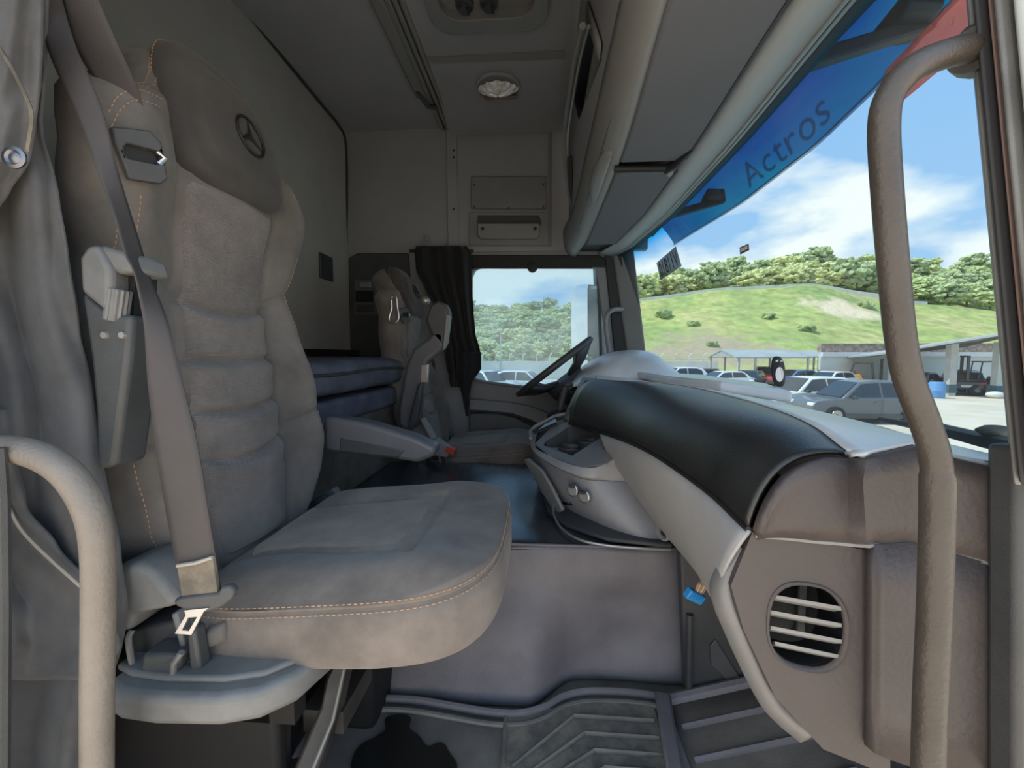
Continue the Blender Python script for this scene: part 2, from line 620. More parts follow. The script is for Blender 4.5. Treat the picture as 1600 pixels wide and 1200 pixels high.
for kx in (-0.285, -0.195):
    k = MB().lathe([(0.035, 0), (0.034, 0.012), (0.024, 0.016), (0.020, 0.03), (0, 0.03)], (kx, 1.60, ZC - 0.012), (0, 0, -1), 16).obj('knob', 'plastic_black', r)
    MB().box((kx + 0.012, 1.597, ZC - 0.045), (0.006, 0.03, 0.008)).obj('pointer', 'black', k)
g = MB().span((-0.19, 1.2, ZC - 0.03), (-0.09, 1.53, ZC - 0.012))
q = g.obj('grille', 'plastic_black', r, bevel=0.006)
for k in range(5):
    MB().span((-0.18 + k * 0.018, 1.22, ZC - 0.034), (-0.172 + k * 0.018, 1.51, ZC - 0.03)).obj('grille_bar', 'seal', q)
# lining step between the console field and the coved panel
MB().prism([(-0.535, 1.88, ZC), (0.1, 1.88, ZC), (0.1, 1.93, ZC), (-0.2, 1.905, ZC - 0.012), (-0.535, 1.90, ZC - 0.004)], (0, 0, -0.006)).obj('trim_4', 'headliner_dark', kind='structure')
g = MB()
rows = []
for x in lin(-0.52, 0.13, 10):
    rows.append([V((x, 1.90 + 0.53 * t, ZC - 0.004 - 0.05 * t * t + (0.012 if abs(t) < 0.01 else 0))) for t in lin(0, 1, 12)])
g.grid(rows).obj('trim_5', 'headliner', kind='structure')

# ceiling lamp
c = AZ(778, 136, ZC - 0.02)
r = thing('ceiling_lamp', 'small glossy clear reading lamp set into the grey ceiling', 'lamp', c)
MB().lathe([(0.108, 0), (0.106, -0.008), (0.10, -0.010), (0.10, 0)], c, (0, 0, 1), 28, cap=False).obj('bezel', 'headliner', r)
g = MB()
rows = []
for k in range(25):
    a = 2 * math.pi * k / 24
    rr = 0.095 * (1 + 0.04 * math.cos(a * 4))
    rows.append([c + V((math.cos(a) * rr * s, math.sin(a) * rr * 0.62 * s, -0.006 - 0.03 * (1 - s * s) - 0.006 * (k % 2))) for s in (1, 0.8, 0.5, 0.2, 0.02)])
g.grid(rows).obj('lens', 'lamp_lens', r, smooth=0)
MB().box(c + V((0.01, 0.045, -0.022)), (0.16, 0.012, 0.012)).obj('switch', 'seal_brown', r, bevel=0.003)

# side wall: two card trays above the driver window
def rect(px0, py0, px1, py1, Y):
    return [A(px0, py0, Y), A(px1, py0, Y), A(px1, py1, Y), A(px0, py1, Y)]
r = thing('wall_cover', 'plain grey screwed cover plate on the side wall above the tray', 'cover', A(796, 326, YF))
MB().prism(rect(737, 278, 854, 328, YF), (0, -0.025, 0)).obj('plate', 'plastic_grey', r, bevel=0.006)
for px, py in ((741, 289), (849, 288), (741, 323), (795, 325), (849, 323)):
    MB().lathe([(0.006, 0), (0.006, 0.003)], A(px, py, YF - 0.025), (0, -1, 0), 8).obj('screw', 'seal', r)
r = thing('wall_tray', 'grey open card tray with two screws above the driver window', 'tray', A(796, 382, YF))
MB().holed(rect(734, 333, 857, 385, YF), [[A(*q, YF) for q in ((748, 338), (841, 338), (845, 345), (845, 353), (747, 353), (747, 343))][::-1]], (0, -0.02, 0)).obj('frame', 'plastic_grey', r, bevel=0.003)
MB().prism(rect(747, 337, 846, 356, YF - 0.002), (0, 0.0015, 0)).obj('tray_back', 'plastic_dark', r)
MB().prism([A(*q, YF - 0.02) for q in ((747, 351), (843, 351), (843, 369), (838, 375), (752, 375), (747, 369))], (0, -0.03, 0)).obj('lip', 'plastic_light', r, bevel=0.006)
for px in (754, 836):
    MB().lathe([(0.010, 0), (0.008, 0.004)], A(px, 357, YF - 0.05), (0, -1, 0), 10).obj('screw', 'seal', r)
MB().span(A(858, 200, YF) - V((0.004, 0.006, 0)), A(862, 385, YF)).obj('trim_6', 'headliner_dark', kind='structure')

# driver door, window and frame
win = [A(737, 432, YF), A(741, 422, YF), A(750, 417, YF), A(926, 417, YF), A(931, 420, YF), A(950, 556, YF), A(944, 585, YF), A(900, 618, YF), A(834, 607, YF), A(752, 597, YF), A(741, 592, YF), A(736, 580, YF)]
outer = [A(718, 394, YF), A(935, 390, YF), A(952, 398, YF), A(990, 600, YF), A(990, 760, YF), A(718, 800, YF)]
d = MB().holed(outer, [win[::-1]], (0, 0.05, 0)).obj('door_1', 'plastic_grey', kind='structure', bevel=0.004)
MB().prism([A(730, 418, YF), A(733, 399, YF), A(935, 399, YF), A(945, 404, YF), A(947, 418, YF)], (0, -0.012, 0)).obj('window_header', 'black', d, bevel=0.004)
MB().lathe([(0.03, 0), (0.03, 0.02), (0.02, 0.022)], A(832, 418, YF - 0.012), (0, -1, 0), 16).obj('latch', 'black', d)
MB().tube(spline([A(735, 470, YF - 0.01), A(735, 430, YF - 0.01), A(742, 419, YF - 0.01), A(800, 418, YF - 0.01), A(925, 418, YF - 0.01)], 6), 0.008, 8).obj('window_seal', 'seal', d)
MB().tube(spline([A(735, 580, YF - 0.01), A(742, 592, YF - 0.01), A(760, 597, YF - 0.01), A(834, 607, YF - 0.01), A(890, 616, YF - 0.01)], 6), 0.009, 8).obj('window_seal', 'plastic_light', d)
# upper ledge and lower pocket of the door
g = MB()
rows = []
for px, y0, y1 in ((734, 622, 640), (760, 624, 641), (800, 628, 645), (830, 634, 655), (850, 642, 668), (870, 650, 690)):
    rows.append([A(px, y0, YF), A(px, y0 + 2, YF - 0.05), A(px, y1, YF - 0.07), A(px, y1 + 3, YF - 0.05), A(px, y1 + 6, YF)])
g.grid(rows).obj('armrest', 'plastic_grey', d)
MB().prism([A(*q, YF) for q in ((734, 645), (775, 645), (805, 651), (830, 664), (852, 690), (860, 740), (734, 760))], (0, -0.03, 0)).obj('pocket', 'plastic_blue_grey', d, bevel=0.008)
MB().tube(spline([A(734, 643, YF - 0.05), A(775, 644, YF - 0.05), A(808, 651, YF - 0.05), A(840, 668, YF - 0.05)], 6), 0.006, 8).obj('piping', 'seal', d)
wn = MB().prism(win, (0, 0.006, 0)).obj('window_2', 'door_glass', kind='structure', smooth=0)
wn.location.y += 0.03
# quarter pane divider bar
MB().tube([A(933, 405, YF + 0.01), A(936, 470, YF + 0.01), A(940, 580, YF + 0.01)], 0.010, 8).obj('divider', 'plastic_dark', d)

# far A pillar with its seals
g = MB()
top, bot = [(958, 392), (988, 392)], [(984, 565), (1012, 565)]
g.prism([A(956, 385, 2.42), A(990, 385, 2.36), A(1012, 570, 2.36), A(983, 570, 2.42)], (0, 0.06, 0)).obj('trim_7', 'plastic_light', kind='structure', bevel=0.01)
MB().prism([A(944, 392, 2.44), A(958, 392, 2.43), A(985, 570, 2.43), A(962, 570, 2.44)], (0, 0.05, 0)).obj('trim_8', 'seal', kind='structure', bevel=0.006)
h = MB().tube(spline([A(972, 483, 2.37), A(958, 484, 2.32), A(948, 493, 2.31), A(946, 510, 2.31), A(950, 540, 2.31), A(953, 566, 2.31)], 6), 0.013, 10)
h.obj('assist_rail', 'plastic_grey', label='thin grey grab rail on the far pillar beside the steering wheel', cat='handle')

# ------------------------------------------------------------------ pillar panel behind the driver
r = thing('pillar_vent_panel', 'dark switch panel on the shaded pillar wall behind the driver seat', 'panel', A(572, 560, YF - 0.02))
MB().prism([A(*q, YF) for q in ((546, 405), (560, 396), (640, 396), (650, 560), (548, 560))], (0, -0.02, 0)).obj('backing', 'plastic_dark', r, bevel=0.01)
MB().prism(rect(554, 438, 590, 492, YF - 0.02), (0, -0.012, 0)).obj('switch_plate', 'plastic_blue_grey', r, bevel=0.005)
MB().prism(rect(556, 454, 584, 472, YF - 0.03), (0, -0.008, 0)).obj('switch_recess', 'black', r, bevel=0.003)
MB().prism(rect(557, 476, 585, 488, YF - 0.03), (0, -0.008, 0)).obj('switch', 'plastic_black', r, bevel=0.003)
MB().prism(rect(563, 441, 580, 449, YF - 0.03), (0, -0.008, 0)).obj('lamp_cover', 'aluminium', r, bevel=0.003)
r = thing('wall_grille', 'small square dark grille on the grey back wall', 'grille', (XB, 2.06, 0.35))
c0 = ray(508, 418); q0 = c0 * (XB / c0.x)
MB().box(q0 + V((0.006, 0, 0)), (0.012, 0.13, 0.13)).obj('plate', 'plastic_black', r, bevel=0.004)
for k in range(5):
    MB().box(q0 + V((0.013, 0, -0.045 + 0.0225 * k)), (0.006, 0.11, 0.006)).obj('bar', 'plastic_dark', r)
c0 = A(666, 372, YF)
r = thing('coat_hook', 'small pale coat hook on the side wall above the black curtain', 'hook', c0)
MB().lathe([(0.016, 0), (0.014, 0.008), (0.006, 0.012), (0.006, 0.03), (0.011, 0.034), (0, 0.036)], c0, (0, -1, 0), 12).obj('peg', 'plastic_light', r)
MB().prism([A(660, 378, YF), A(666, 366, YF), A(673, 378, YF)], (0, -0.006, 0)).obj('plate', 'plastic_light', r)

# bunk
r = thing('bunk_bed', 'blue grey bunk mattress on a dusty base across the cab rear', 'bed', (-0.86, 1.6, -0.47))
def mattress_pt(a, t):
    return V((-0.87 + 0.25 * math.copysign(abs(math.cos(a)) ** 0.4, math.cos(a)), 0.75 + 1.66 * t, -0.07 + 0.06 * math.copysign(abs(math.sin(a)) ** 0.4, math.sin(a)) + 0.006 * noise.noise(V((t * 14, a, 0)))))
g = MB().grid([[mattress_pt(2 * math.pi * k / 32, t) for k in range(32)] for t in lin(0, 1, 40)], cu=True, cap=True)
m = g.obj('mattress', 'mattress_cloth', r)
MB().tube([V((-0.617, y, -0.055 + 0.004 * math.sin(y * 9))) for y in lin(0.78, 2.38, 30)], 0.005, 6).obj('piping', 'seal', m)
MB().span((-1.12, 0.75, -0.22), (-0.64, 2.42, -0.14)).obj('slat_base', 'mattress_cloth', r, bevel=0.015)
MB().span((-1.12, 0.75, -0.80), (-0.66, 2.42, -0.22)).obj('storage_box', 'wood_dirty', r, bevel=0.01)
for y in (1.1, 1.5, 1.9):
    MB().lathe([(0.016, 0), (0.016, 0.01), (0.008, 0.014)], (-0.66, y, -0.27), (1, 0, 0), 12).obj('catch', 'aluminium', r)
MB().span((-1.13, 0.7, 0.0), (-1.08, 2.42, 0.03)).obj('wall_ledge', 'black', r)

# ------------------------------------------------------------------ floor, tunnel, footwell
def bump(x, y, cx, cy, rx, ry):
    return math.exp(-((x - cx) / rx) ** 2 - ((y - cy) / ry) ** 2)
rows = []
for x in lin(-0.66, 0.40, 54):
    row = []
    for t in lin(0, 1, 26):          # side of the tunnel from the top edge to the footwell
        y = 1.005 - (0.03 + 0.085 * (1 - sm((x + 0.03) / 0.12))) * t ** 1.2
        z = ZT + (ZFL + 0.006 - ZT) * t
        yy = y - 0.030 * bump(x, t, -0.05, 0.62, 0.16, 0.25) - 0.012 * bump(x, t, 0.2, 0.15, 0.2, 0.18) + 0.018 * bump(x, t, 0.17, 0.7, 0.13, 0.3) - 0.014 * bump(x, t, -0.3, 0.6, 0.1, 0.3)
        yy += 0.004 * noise.noise(V((x * 9, t * 5, 2)))
        row.append(V((x, yy, z)))
    rows.append(row)
r = thing('tunnel_mat', 'dark moulded vinyl mat over the engine tunnel between the seats', 'mat', (-0.1, 1.0, ZFL))
MB().grid(rows).obj('side_cover', 'mat_vinyl', r, smooth=180, solid=0.008)
rows = []
for x in lin(-0.66, 0.42, 50):
    rows.append([V((x, y, ZT - 0.006 * sm((1.03 - y) / 0.03) + 0.007 * noise.noise(V((x * 4, y * 5, 0))) * sm((y - 1.02) / 0.1) - (0.02 * sm((y - 1.78) / 0.05)))) for y in lin(1.0, 1.84, 40)])
MB().grid(rows).obj('top_cover', 'tunnel_vinyl', r, smooth=180, solid=0.008)
MB().tube([V((x, 1.835, ZT + 0.004)) for x in lin(-0.5, 0.1, 12)], 0.012, 8).obj('edge_welt', 'plastic_dark', r)
MB().tube([V((x, 1.003, ZT + 0.001)) for x in lin(-0.62, 0.335, 12)], 0.004, 8).obj('front_welt', 'mat_vinyl', r)
MB().span((-0.66, 1.03, ZFL), (0.42, 1.82, ZT - 0.03)).obj('core', 'black', r)

# footwell mat: rim with an S curve, stained flat field, ribbed field
r = thing('floor_mat', 'dark ribbed rubber mat with an oily stain on the passenger footwell floor', 'mat', (0.0, 0.7, ZFL))
zf = ZFL + 0.012
rim_px = [(500, 1095), (560, 1092), (640, 1093), (700, 1102), (760, 1112), (810, 1115), (850, 1105), (880, 1088), (920, 1080), (985, 1082), (1040, 1090)]
rim = spline([AZ(a, b, zf + 0.01) for a, b in rim_px], 5)
MB().grid([[p, V((p.x, 0.34, zf - 0.002))] for p in [V((-0.6, rim[0].y, zf))] + [V((q.x, q.y, zf)) for q in rim] + [V((0.36, rim[-1].y, zf))]]).obj('field', 'floor_rubber', r, smooth=0, solid=0.012)
MB().tube(rim, 0.009, 8, flat=0.8).obj('rim', 'mat_vinyl', r)
MB().tube([p + V((0, -0.024, -0.004)) for p in rim], 0.006, 8).obj('rim', 'floor_rubber', r)
# ribs of the raised field; each is a chevron of two bars
pl = [AZ(*q, zf + 0.004) for q in ((792, 1123), (870, 1108), (905, 1098), (1020, 1104), (1062, 1230), (786, 1230))]
MB().prism(pl, (0, 0, 0.004)).obj('ribbed_field', 'rubber_dusty', r, smooth=0)
for k in range(6):
    y0 = 1118 + 27 * k
    MB().tube([AZ(897 + 16 * k, y0, zf + 0.012), AZ(1022 + 8 * k, y0 + 8, zf + 0.012)], 0.0045, 6, flat=0.8).obj('rib', 'floor_rubber', r)
    MB().tube([AZ(897 + 16 * k, y0, zf + 0.012), AZ(800 + 8 * k, y0 + 80 - 4 * k, zf + 0.012)], 0.0045, 6, flat=0.8).obj('rib', 'floor_rubber', r)
MB().tube([AZ(790, 1122, zf + 0.008), AZ(784, 1230, zf + 0.008)], 0.005, 6).obj('rib', 'rubber_dusty', r)
# stain of spilt oil, a thin film
st = spline([AZ(*q, zf + 0.0035) for q in ((603, 1122), (628, 1117), (642, 1122), (640, 1138), (655, 1150), (668, 1166), (688, 1160), (700, 1172), (706, 1210), (560, 1230), (548, 1200), (560, 1168), (590, 1150), (602, 1140))], 5, closed=True)
MB().prism(st, (0, 0, 0.0012)).obj('oil_stain', 'oil_stain', r, smooth=0)
# divider wall and raised toe board mat
dv0 = [AZ(1022, 1085, zf + 0.02), AZ(1048, 1090, zf + 0.02), AZ(1070, 1240, zf + 0.02), AZ(1045, 1240, zf + 0.02)]
MB().prism(dv0, (0, 0, 0.012)).obj('divider_rib', 'mat_vinyl', r, bevel=0.006)
r = thing('toe_board_mat', 'ribbed black rubber mat rising up the toe board under the dashboard', 'mat', (0.45, 0.65, ZFL))
def toe(u, v):    # u forward, v across
    return V((0.27 + 0.36 * u, 0.93 - 0.55 * v, ZFL + 0.012 + 0.11 * u))
MB().grid([[toe(u, v) for v in lin(0, 1, 6)] for u in lin(0, 1, 6)]).obj('field', 'floor_rubber', r, solid=0.012)
MB().tube([toe(0.0, 0.03), toe(0.5, 0.03), toe(1, 0.03)], 0.014, 8).obj('rim', 'mat_vinyl', r)
MB().tube([toe(0.02, 0.0), toe(0.02, 1)], 0.012, 8).obj('rim', 'mat_vinyl', r)
for k in range(6):
    MB().tube([toe(0.08, 0.16 + 0.13 * k) + V((0, 0, 0.003)), toe(0.75, 0.16 + 0.13 * k) + V((0, 0, 0.003))], 0.006, 6).obj('rib', 'mat_vinyl', r)

# ------------------------------------------------------------------ dashboard
dash = thing('dashboard', 'dark grey truck dashboard with a glossy black lid and round side air vent', 'dashboard', (0.35, 1.4, -0.80))
Rk = [(0.50, A(1172, 822, 0.50)), (0.62, A(1100, 758, 0.62)), (0.85, A(1010, 700, 0.85)), (1.10, A(950, 677, 1.10)), (1.40, A(890, 660, 1.40))]
Sk = [(0.50, A(1325, 712, 0.50)), (0.62, A(1250, 660, 0.62)), (0.85, A(1150, 625, 0.85)), (1.10, A(1050, 603, 1.10)), (1.40, A(934, 595, 1.40))]


def curve_at(ks, n):
    return spline([p for _, p in ks], n)


Rc, Sc = curve_at(Rk, 10), curve_at(Sk, 10)
rows = []
for p, q in zip(Rc, Sc):
    k = (p.y - 0.5) / 0.9
    c1 = V((p.x + 0.012, (p.y + q.y) / 2, p.z + (q.z - p.z) * 0.55 + 0.006))
    c2 = V((p.x + (q.x - p.x) * 0.35, (p.y + q.y) / 2, q.z + 0.004 + 0.006 * (1 - k)))
    rows.append([p * (1 - t) ** 3 + c1 * 3 * t * (1 - t) ** 2 + c2 * 3 * t * t * (1 - t) + q * t ** 3 for t in lin(0, 1, 18)])
LID = rows
MB().grid(rows).obj('glove_box_lid', 'lid_black', dash, smooth=180, solid=-0.004)
MB().tube([p + V((0, 0, 0.001)) for p in Sc], 0.0035, 6).obj('lid_seam', 'black', dash)
MB().tube([p + V((-0.002, 0, -0.004)) for p in Rc], 0.004, 6).obj('lid_seam', 'black', dash)


def wbase(Y):                      # windscreen foot
    return V((key([(0.38, 0.52), (0.547, 0.58), (0.756, 0.645), (0.94, 0.69), (1.05, 0.705), (1.24, 0.725), (1.63, 0.74), (2.0, 0.73), (2.25, 0.69), (2.42, 0.61)], Y), Y, key([(0.4, -0.122), (0.55, -0.132), (0.76, -0.147), (1.2, -0.150), (1.63, -0.143), (2.42, -0.138)], Y)))



rows = []
far = [V((0.21, 1.6, -0.085)), V((0.235, 1.8, -0.09)), V((0.26, 2.1, -0.10)), V((0.30, 2.42, -0.11))]
front = [p for p in Sc] + spline([Sc[-1]] + far, 4)[1:]
for p in front:
    b = wbase(p.y) + V((0.03, 0, -0.008))
    rows.append([p.lerp(b, t) + V((0, 0, 0.005 * math.sin(t * math.pi))) for t in lin(0, 1, 12)])
DTOP0 = [p.copy() for p in rows[0]]
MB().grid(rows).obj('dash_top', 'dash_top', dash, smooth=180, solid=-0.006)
# raised middle panel of the top
g = MB()
p0 = [V((0.47, 1.12, -0.096)), V((0.64, 1.10, -0.122)), V((0.70, 1.35, -0.115)), V((0.70, 1.9, -0.115)), V((0.40, 1.9, -0.10)), V((0.40, 1.3, -0.095))]
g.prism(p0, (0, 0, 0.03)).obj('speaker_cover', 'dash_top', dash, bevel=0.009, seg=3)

# passenger end panel, upper and lower half, with vertical facets
def facet(lst):
    return [A(px, py, Y) for px, py, Y in lst]
top_c = [LID[0][k] + V((0.0, -0.006, -0.001)) for k in (0, 2, 4, 6, 8, 10, 12, 14, 17)] + facet([ (1349, 716, .47), (1362, 709, .475), (1400, 700, .482), (1425, 694, .482), (1485, 714, .478), (1540, 727, .47), (1560, 733, .47), (1580, 742, .49)])
bot_c = facet([(1175, 829, .51), (1183, 829, .508), (1192, 830, .506), (1205, 831, .504), (1220, 832, .502), (1240, 834, .498), (1265, 837, .494), (1295, 839, .488), (1328, 842, .48), (1349, 843, .47), (1364, 840, .475), (1400, 838, .482), (1428, 841, .482), (1485, 857, .478), (1533, 870, .47), (1552, 872, .47), (1572, 872, .49)])
MB().grid([[a.lerp(b, t) for a, b in zip(top_c, bot_c)] for t in lin(0, 1, 5)]).obj('end_panel', 'dash_leather', dash, smooth=28, solid=-0.012, bevel=0.0)
ft = top_c[8:]
fx = []
for p in ft:
    k = max(0, min(1, (p.x - DTOP0[0].x) / (DTOP0[-1].x - DTOP0[0].x)))
    q = DTOP0[0].lerp(DTOP0[-1], k)
    fx.append([p, p.lerp(q, .5) + V((0, 0, .002)), q + V((0, .012, .001))])
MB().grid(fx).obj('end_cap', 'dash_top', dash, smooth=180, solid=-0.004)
MB().tube([p + V((0, -0.008, -0.003)) for p in bot_c], 0.003, 6).obj('panel_seam', 'plastic_light', dash)
Yv = 0.505
vc = A(1247, 967, Yv)
vent = [vc + V((0.038 * math.copysign(abs(math.cos(a)) ** 0.8, math.cos(a)), -0.0, 0.052 * math.copysign(abs(math.sin(a)) ** 0.8, math.sin(a)))) for a in [2 * math.pi * k / 32 for k in range(32)]]
lo = facet([(1174, 833, .52), (1140, 915, .52), (1160, 985, .52), (1203, 1080, .52), (1266, 1145, .51), (1350, 1163, .47)])
g = MB()
def flatY(p, Y):
    return V((p.x, Y, p.z))
outer = [flatY(p, Yv) for p in facet([(1176, 831, .505), (1142, 915, .505), (1162, 985, .505), (1205, 1080, .505), (1268, 1145, .505), (1350, 1163, .505), (1352, 845, .505), (1300, 839, .505)])]
def tilt(p):                       # the face turns towards the door at its right end
    k = (p.x - outer[0].x) / (outer[6].x - outer[0].x)
    return V((p.x * (1 - 0.07 * max(0, k) * 0.0), p.y - 0.035 * max(0, k), p.z))
g.holed([tilt(p) for p in outer], [[tilt(p) for p in vent[::-1]]], (0, 0.012, 0))
lp = g.obj('lower_panel', 'dash_leather', dash, smooth=30)
fy = (.470, .474, .480, .482, .478, .472, .472, .49)
lt = facet([(x, y, Y) for (x, y), Y in zip(((1352, 845), (1366, 843), (1400, 841), (1430, 843), (1485, 859), (1530, 872), (1550, 875), (1570, 876)), fy)])
lb = facet([(x, y, Y) for (x, y), Y in zip(((1350, 1163), (1364, 1168), (1398, 1180), (1428, 1186), (1483, 1190), (1523, 1190), (1545, 1190), (1562, 1190)), fy)])
MB().grid([[a.lerp(b, t) for a, b in zip(lt, lb)] for t in lin(0, 1, 5)]).obj('side_panel', 'dash_leather', dash, smooth=28, solid=-0.012)
ring = [tilt(p) for p in vent]
g = MB()
vt = g.grid([[tilt(vc + (p - vc) * 1.05 + V((0, -0.001, 0))) for p in vent], [tilt(vc + (p - vc) * 1.0 + V((0, -0.004, 0))) for p in vent], [tilt(vc + (p - vc) * 0.96 + V((0, 0.004, 0))) for p in vent]], cu=True).obj('air_vent', 'dash_leather', dash, smooth=180)
g = MB()
ring = [tilt(p) for p in vent]
ins = [vc + (p - vc) * 1.0 for p in ring]
g.grid([[p for p in ring], [p + V((0, 0.05, 0)) for p in ins], [vc + (p - vc) * 0.05 + V((0, 0.05, 0)) for p in ins]], cu=True).obj('duct', 'black', vt)
for py in (931, 956, 980, 1003):
    l, rr = A(1201 if py < 990 else 1207, py - 2, Yv), A(1294 if py < 990 else 1290, py + 3, Yv)
    l, rr = tilt(l), tilt(rr)
    MB().prism([l + V((0, 0.002, 0.003)), rr + V((0, 0.002, 0.003)), rr + V((0, 0.014, -0.006)), l + V((0, 0.014, -0.006))], (0, 0, -0.0045)).obj('slat', 'plastic_light', vt)
MB().span(A(1268, 925, Yv) + V((0, 0.022, 0)), A(1275, 1010, Yv) + V((0, 0.026, 0))).obj('stay', 'rubber_dusty', vt)
MB().span(A(1215, 962, Yv) + V((0, 0.035, 0)), A(1290, 1015, Yv) + V((0, 0.045, 0))).obj('inner_flap', 'wood_dirty', vt)

# smooth grey knee panel sweeping from the console to the lower edge of the end panel
up_e = [p + V((0.001, -0.002, -0.006)) for p in Rc[:-8]]
up_e = up_e[::-1]                                  # from the console towards the door
kn_lo = spline([A(984, 752, 1.13), A(1010, 795, 1.02), A(1040, 833, 0.93), A(1062, 858, 0.86), A(1090, 893, 0.76), A(1115, 935, 0.66), A(1132, 960, 0.585)], 12)
def resample(pts, n):
    L = [0]
    for a, b in zip(pts, pts[1:]):
        L.append(L[-1] + (b - a).length)
    out = []
    for t in lin(0, L[-1], n):
        k = max(i for i in range(len(L)) if L[i] <= t + 1e-9)
        k = min(k, len(pts) - 2)
        d = L[k + 1] - L[k]
        out.append(pts[k].lerp(pts[k + 1], (t - L[k]) / d if d else 0))
    return out
ua, ub = resample(up_e, 40), resample(kn_lo, 40)
rows = []
for i, (a, b) in enumerate(zip(ua, ub)):
    nrm = V((-0.045, -0.03, 0.01)) * (0.7 + 0.3 * i / 39)
    rows.append([a * (1 - t) ** 2 + ((a + b) / 2 + nrm) * 2 * t * (1 - t) + b * t ** 2 for t in lin(0, 1, 10)] + [b + V((0.03, 0.02, 0.0))])
MB().grid(rows).obj('knee_panel', 'knee_grey', dash, smooth=50, solid=-0.004)
# narrow strip that carries on down beside the end panel
st_o = spline([A(1172, 829, .515), A(1137, 913, .515), A(1158, 985, .515), A(1201, 1080, .515), A(1230, 1118, .513), A(1268, 1148, .51)], 8)
st_i = spline([A(1135, 826, .60), A(1112, 915, .585), A(1136, 990, .575), A(1183, 1083, .57), A(1215, 1120, .565), A(1250, 1150, .56)], 8)
rows = []
for a, b in zip(st_o, st_i):
    mdl = (a + b) / 2 + V((-0.010, -0.008, 0.0))
    rows.append([a + V((0.012, 0.012, 0)), a, a.lerp(mdl, 0.6), mdl, b.lerp(mdl, 0.4), b, b + V((0.02, 0.012, 0))])
MB().grid(rows).obj('knee_strip', 'strip_grey', dash, smooth=180, solid=-0.003)
for px, py, Y in ((1002, 760, 1.03), (1037, 830, 0.935)):
    c = A(px, py, Y)
    k = MB().lathe([(0.016, 0.004), (0.018, -0.002), (0.013, -0.004), (0.011, 0.004)], c + V((-0.004, -0.01, 0)), (0.8, 0.6, 0.1), 16).obj('screw_cup', 'plastic_light', dash)
    MB().lathe([(0.007, 0), (0.006, -0.004)], c + V((-0.002, -0.008, 0)), (0.8, 0.6, 0.1), 10).obj('screw', 'black', k)
# dark filler body added to block light behind the panels; bulkhead
MB().span((0.34, 0.60, -0.46), (0.62, 2.42, -0.17)).obj('body', 'plastic_black', dash)
MB().span((0.70, 0.40, -0.80), (0.74, 2.45, -0.22)).obj('bulkhead', 'black', dash)
g = MB()
g.prism([A(1062, 862, 0.93), A(1073, 1105, 0.93), A(1190, 1068, 0.93), A(1260, 1130, 0.93), A(1260, 900, 0.93), A(1120, 850, 0.93)], (0, 0.03, 0)).obj('footwell_cheek', 'plastic_black', dash, bevel=0.006)
MB().tube([A(1078, 960, 0.925), A(1076, 1100, 0.925)], 0.008, 8).obj('cheek_rib', 'plastic_black', dash)
MB().prism([A(*q, 0.925) for q in ((1118, 1000), (1170, 1080), (1160, 1085), (1112, 1040), (1110, 1010))], (0, 0.003, 0)).obj('cheek_cover', 'plastic_dark', dash, bevel=0.004)
MB().span((0.30, 1.62, -0.46), (0.62, 2.42, -0.13)).obj('driver_fascia', 'plastic_dark', dash, bevel=0.03, seg=3)
MB().span((0.14, 1.75, -0.30), (0.34, 2.38, -0.16)).obj('column_shroud', 'plastic_dark', dash, bevel=0.04, seg=3)

# instrument hood
prof = [A(*q, 2.06) for q in ((884, 606), (905, 582), (930, 564), (955, 553), (985, 549), (1008, 552), (1024, 565), (1038, 580), (1050, 592))]
prof = spline(prof, 4)
cx = sum(p.x for p in prof) / len(prof)
rows = []
for t in lin(0, 1, 22):
    y = 1.74 + 0.62 * t
    e = (1 - abs(2 * t - 1) ** 3.0)
    e = 0.08 + 0.92 * e ** 0.6
    rows.append([V((p.x, y, -0.13 + (p.z + 0.13) * e)) for p in prof])
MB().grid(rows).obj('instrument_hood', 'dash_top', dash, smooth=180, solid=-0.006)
# switch panel beside the lid, facing the driver
swp = MB()
a0, a1, a2, a3 = A(934, 595, 1.41), A(891, 660, 1.41), A(878, 655, 1.66), A(910, 588, 1.66)
swp.prism([a0, a1, a2, a3], (0.05, 0.01, -0.01))
sw = swp.obj('switch_panel', 'knee_grey', dash, bevel=0.004)
def onp(u, v, lift=0.0):
    n = (a1 - a0).cross(a3 - a0).normalized()
    if n.x > 0:
        n = -n
    p = (a0 * (1 - u) + a1 * u) * (1 - v) + (a3 * (1 - u) + a2 * u) * v
    return p + n * lift
for k in range(5):
    u = 0.06 + 0.15 * k
    MB().prism([onp(u, 0.06, 0.001), onp(u + 0.11, 0.06, 0.001), onp(u + 0.11, 0.26, 0.001), onp(u, 0.26, 0.001)], onp(0, 0, 0.008) - onp(0, 0)).obj('button', 'black' if k != 1 else 'aluminium', sw, bevel=0.002)
    MB().prism([onp(u, 0.32, 0.001), onp(u + 0.11, 0.32, 0.001), onp(u + 0.11, 0.55, 0.001), onp(u, 0.55, 0.001)], onp(0, 0, 0.008) - onp(0, 0)).obj('button', 'plastic_black', sw, bevel=0.002)
MB().prism([onp(0.45, 0.05, 0.009), onp(0.86, 0.05, 0.009), onp(0.86, 0.22, 0.009), onp(0.45, 0.22, 0.009)], onp(0, 0, 0.006) - onp(0, 0)).obj('vent_rocker', 'plastic_dark', sw, bevel=0.003)

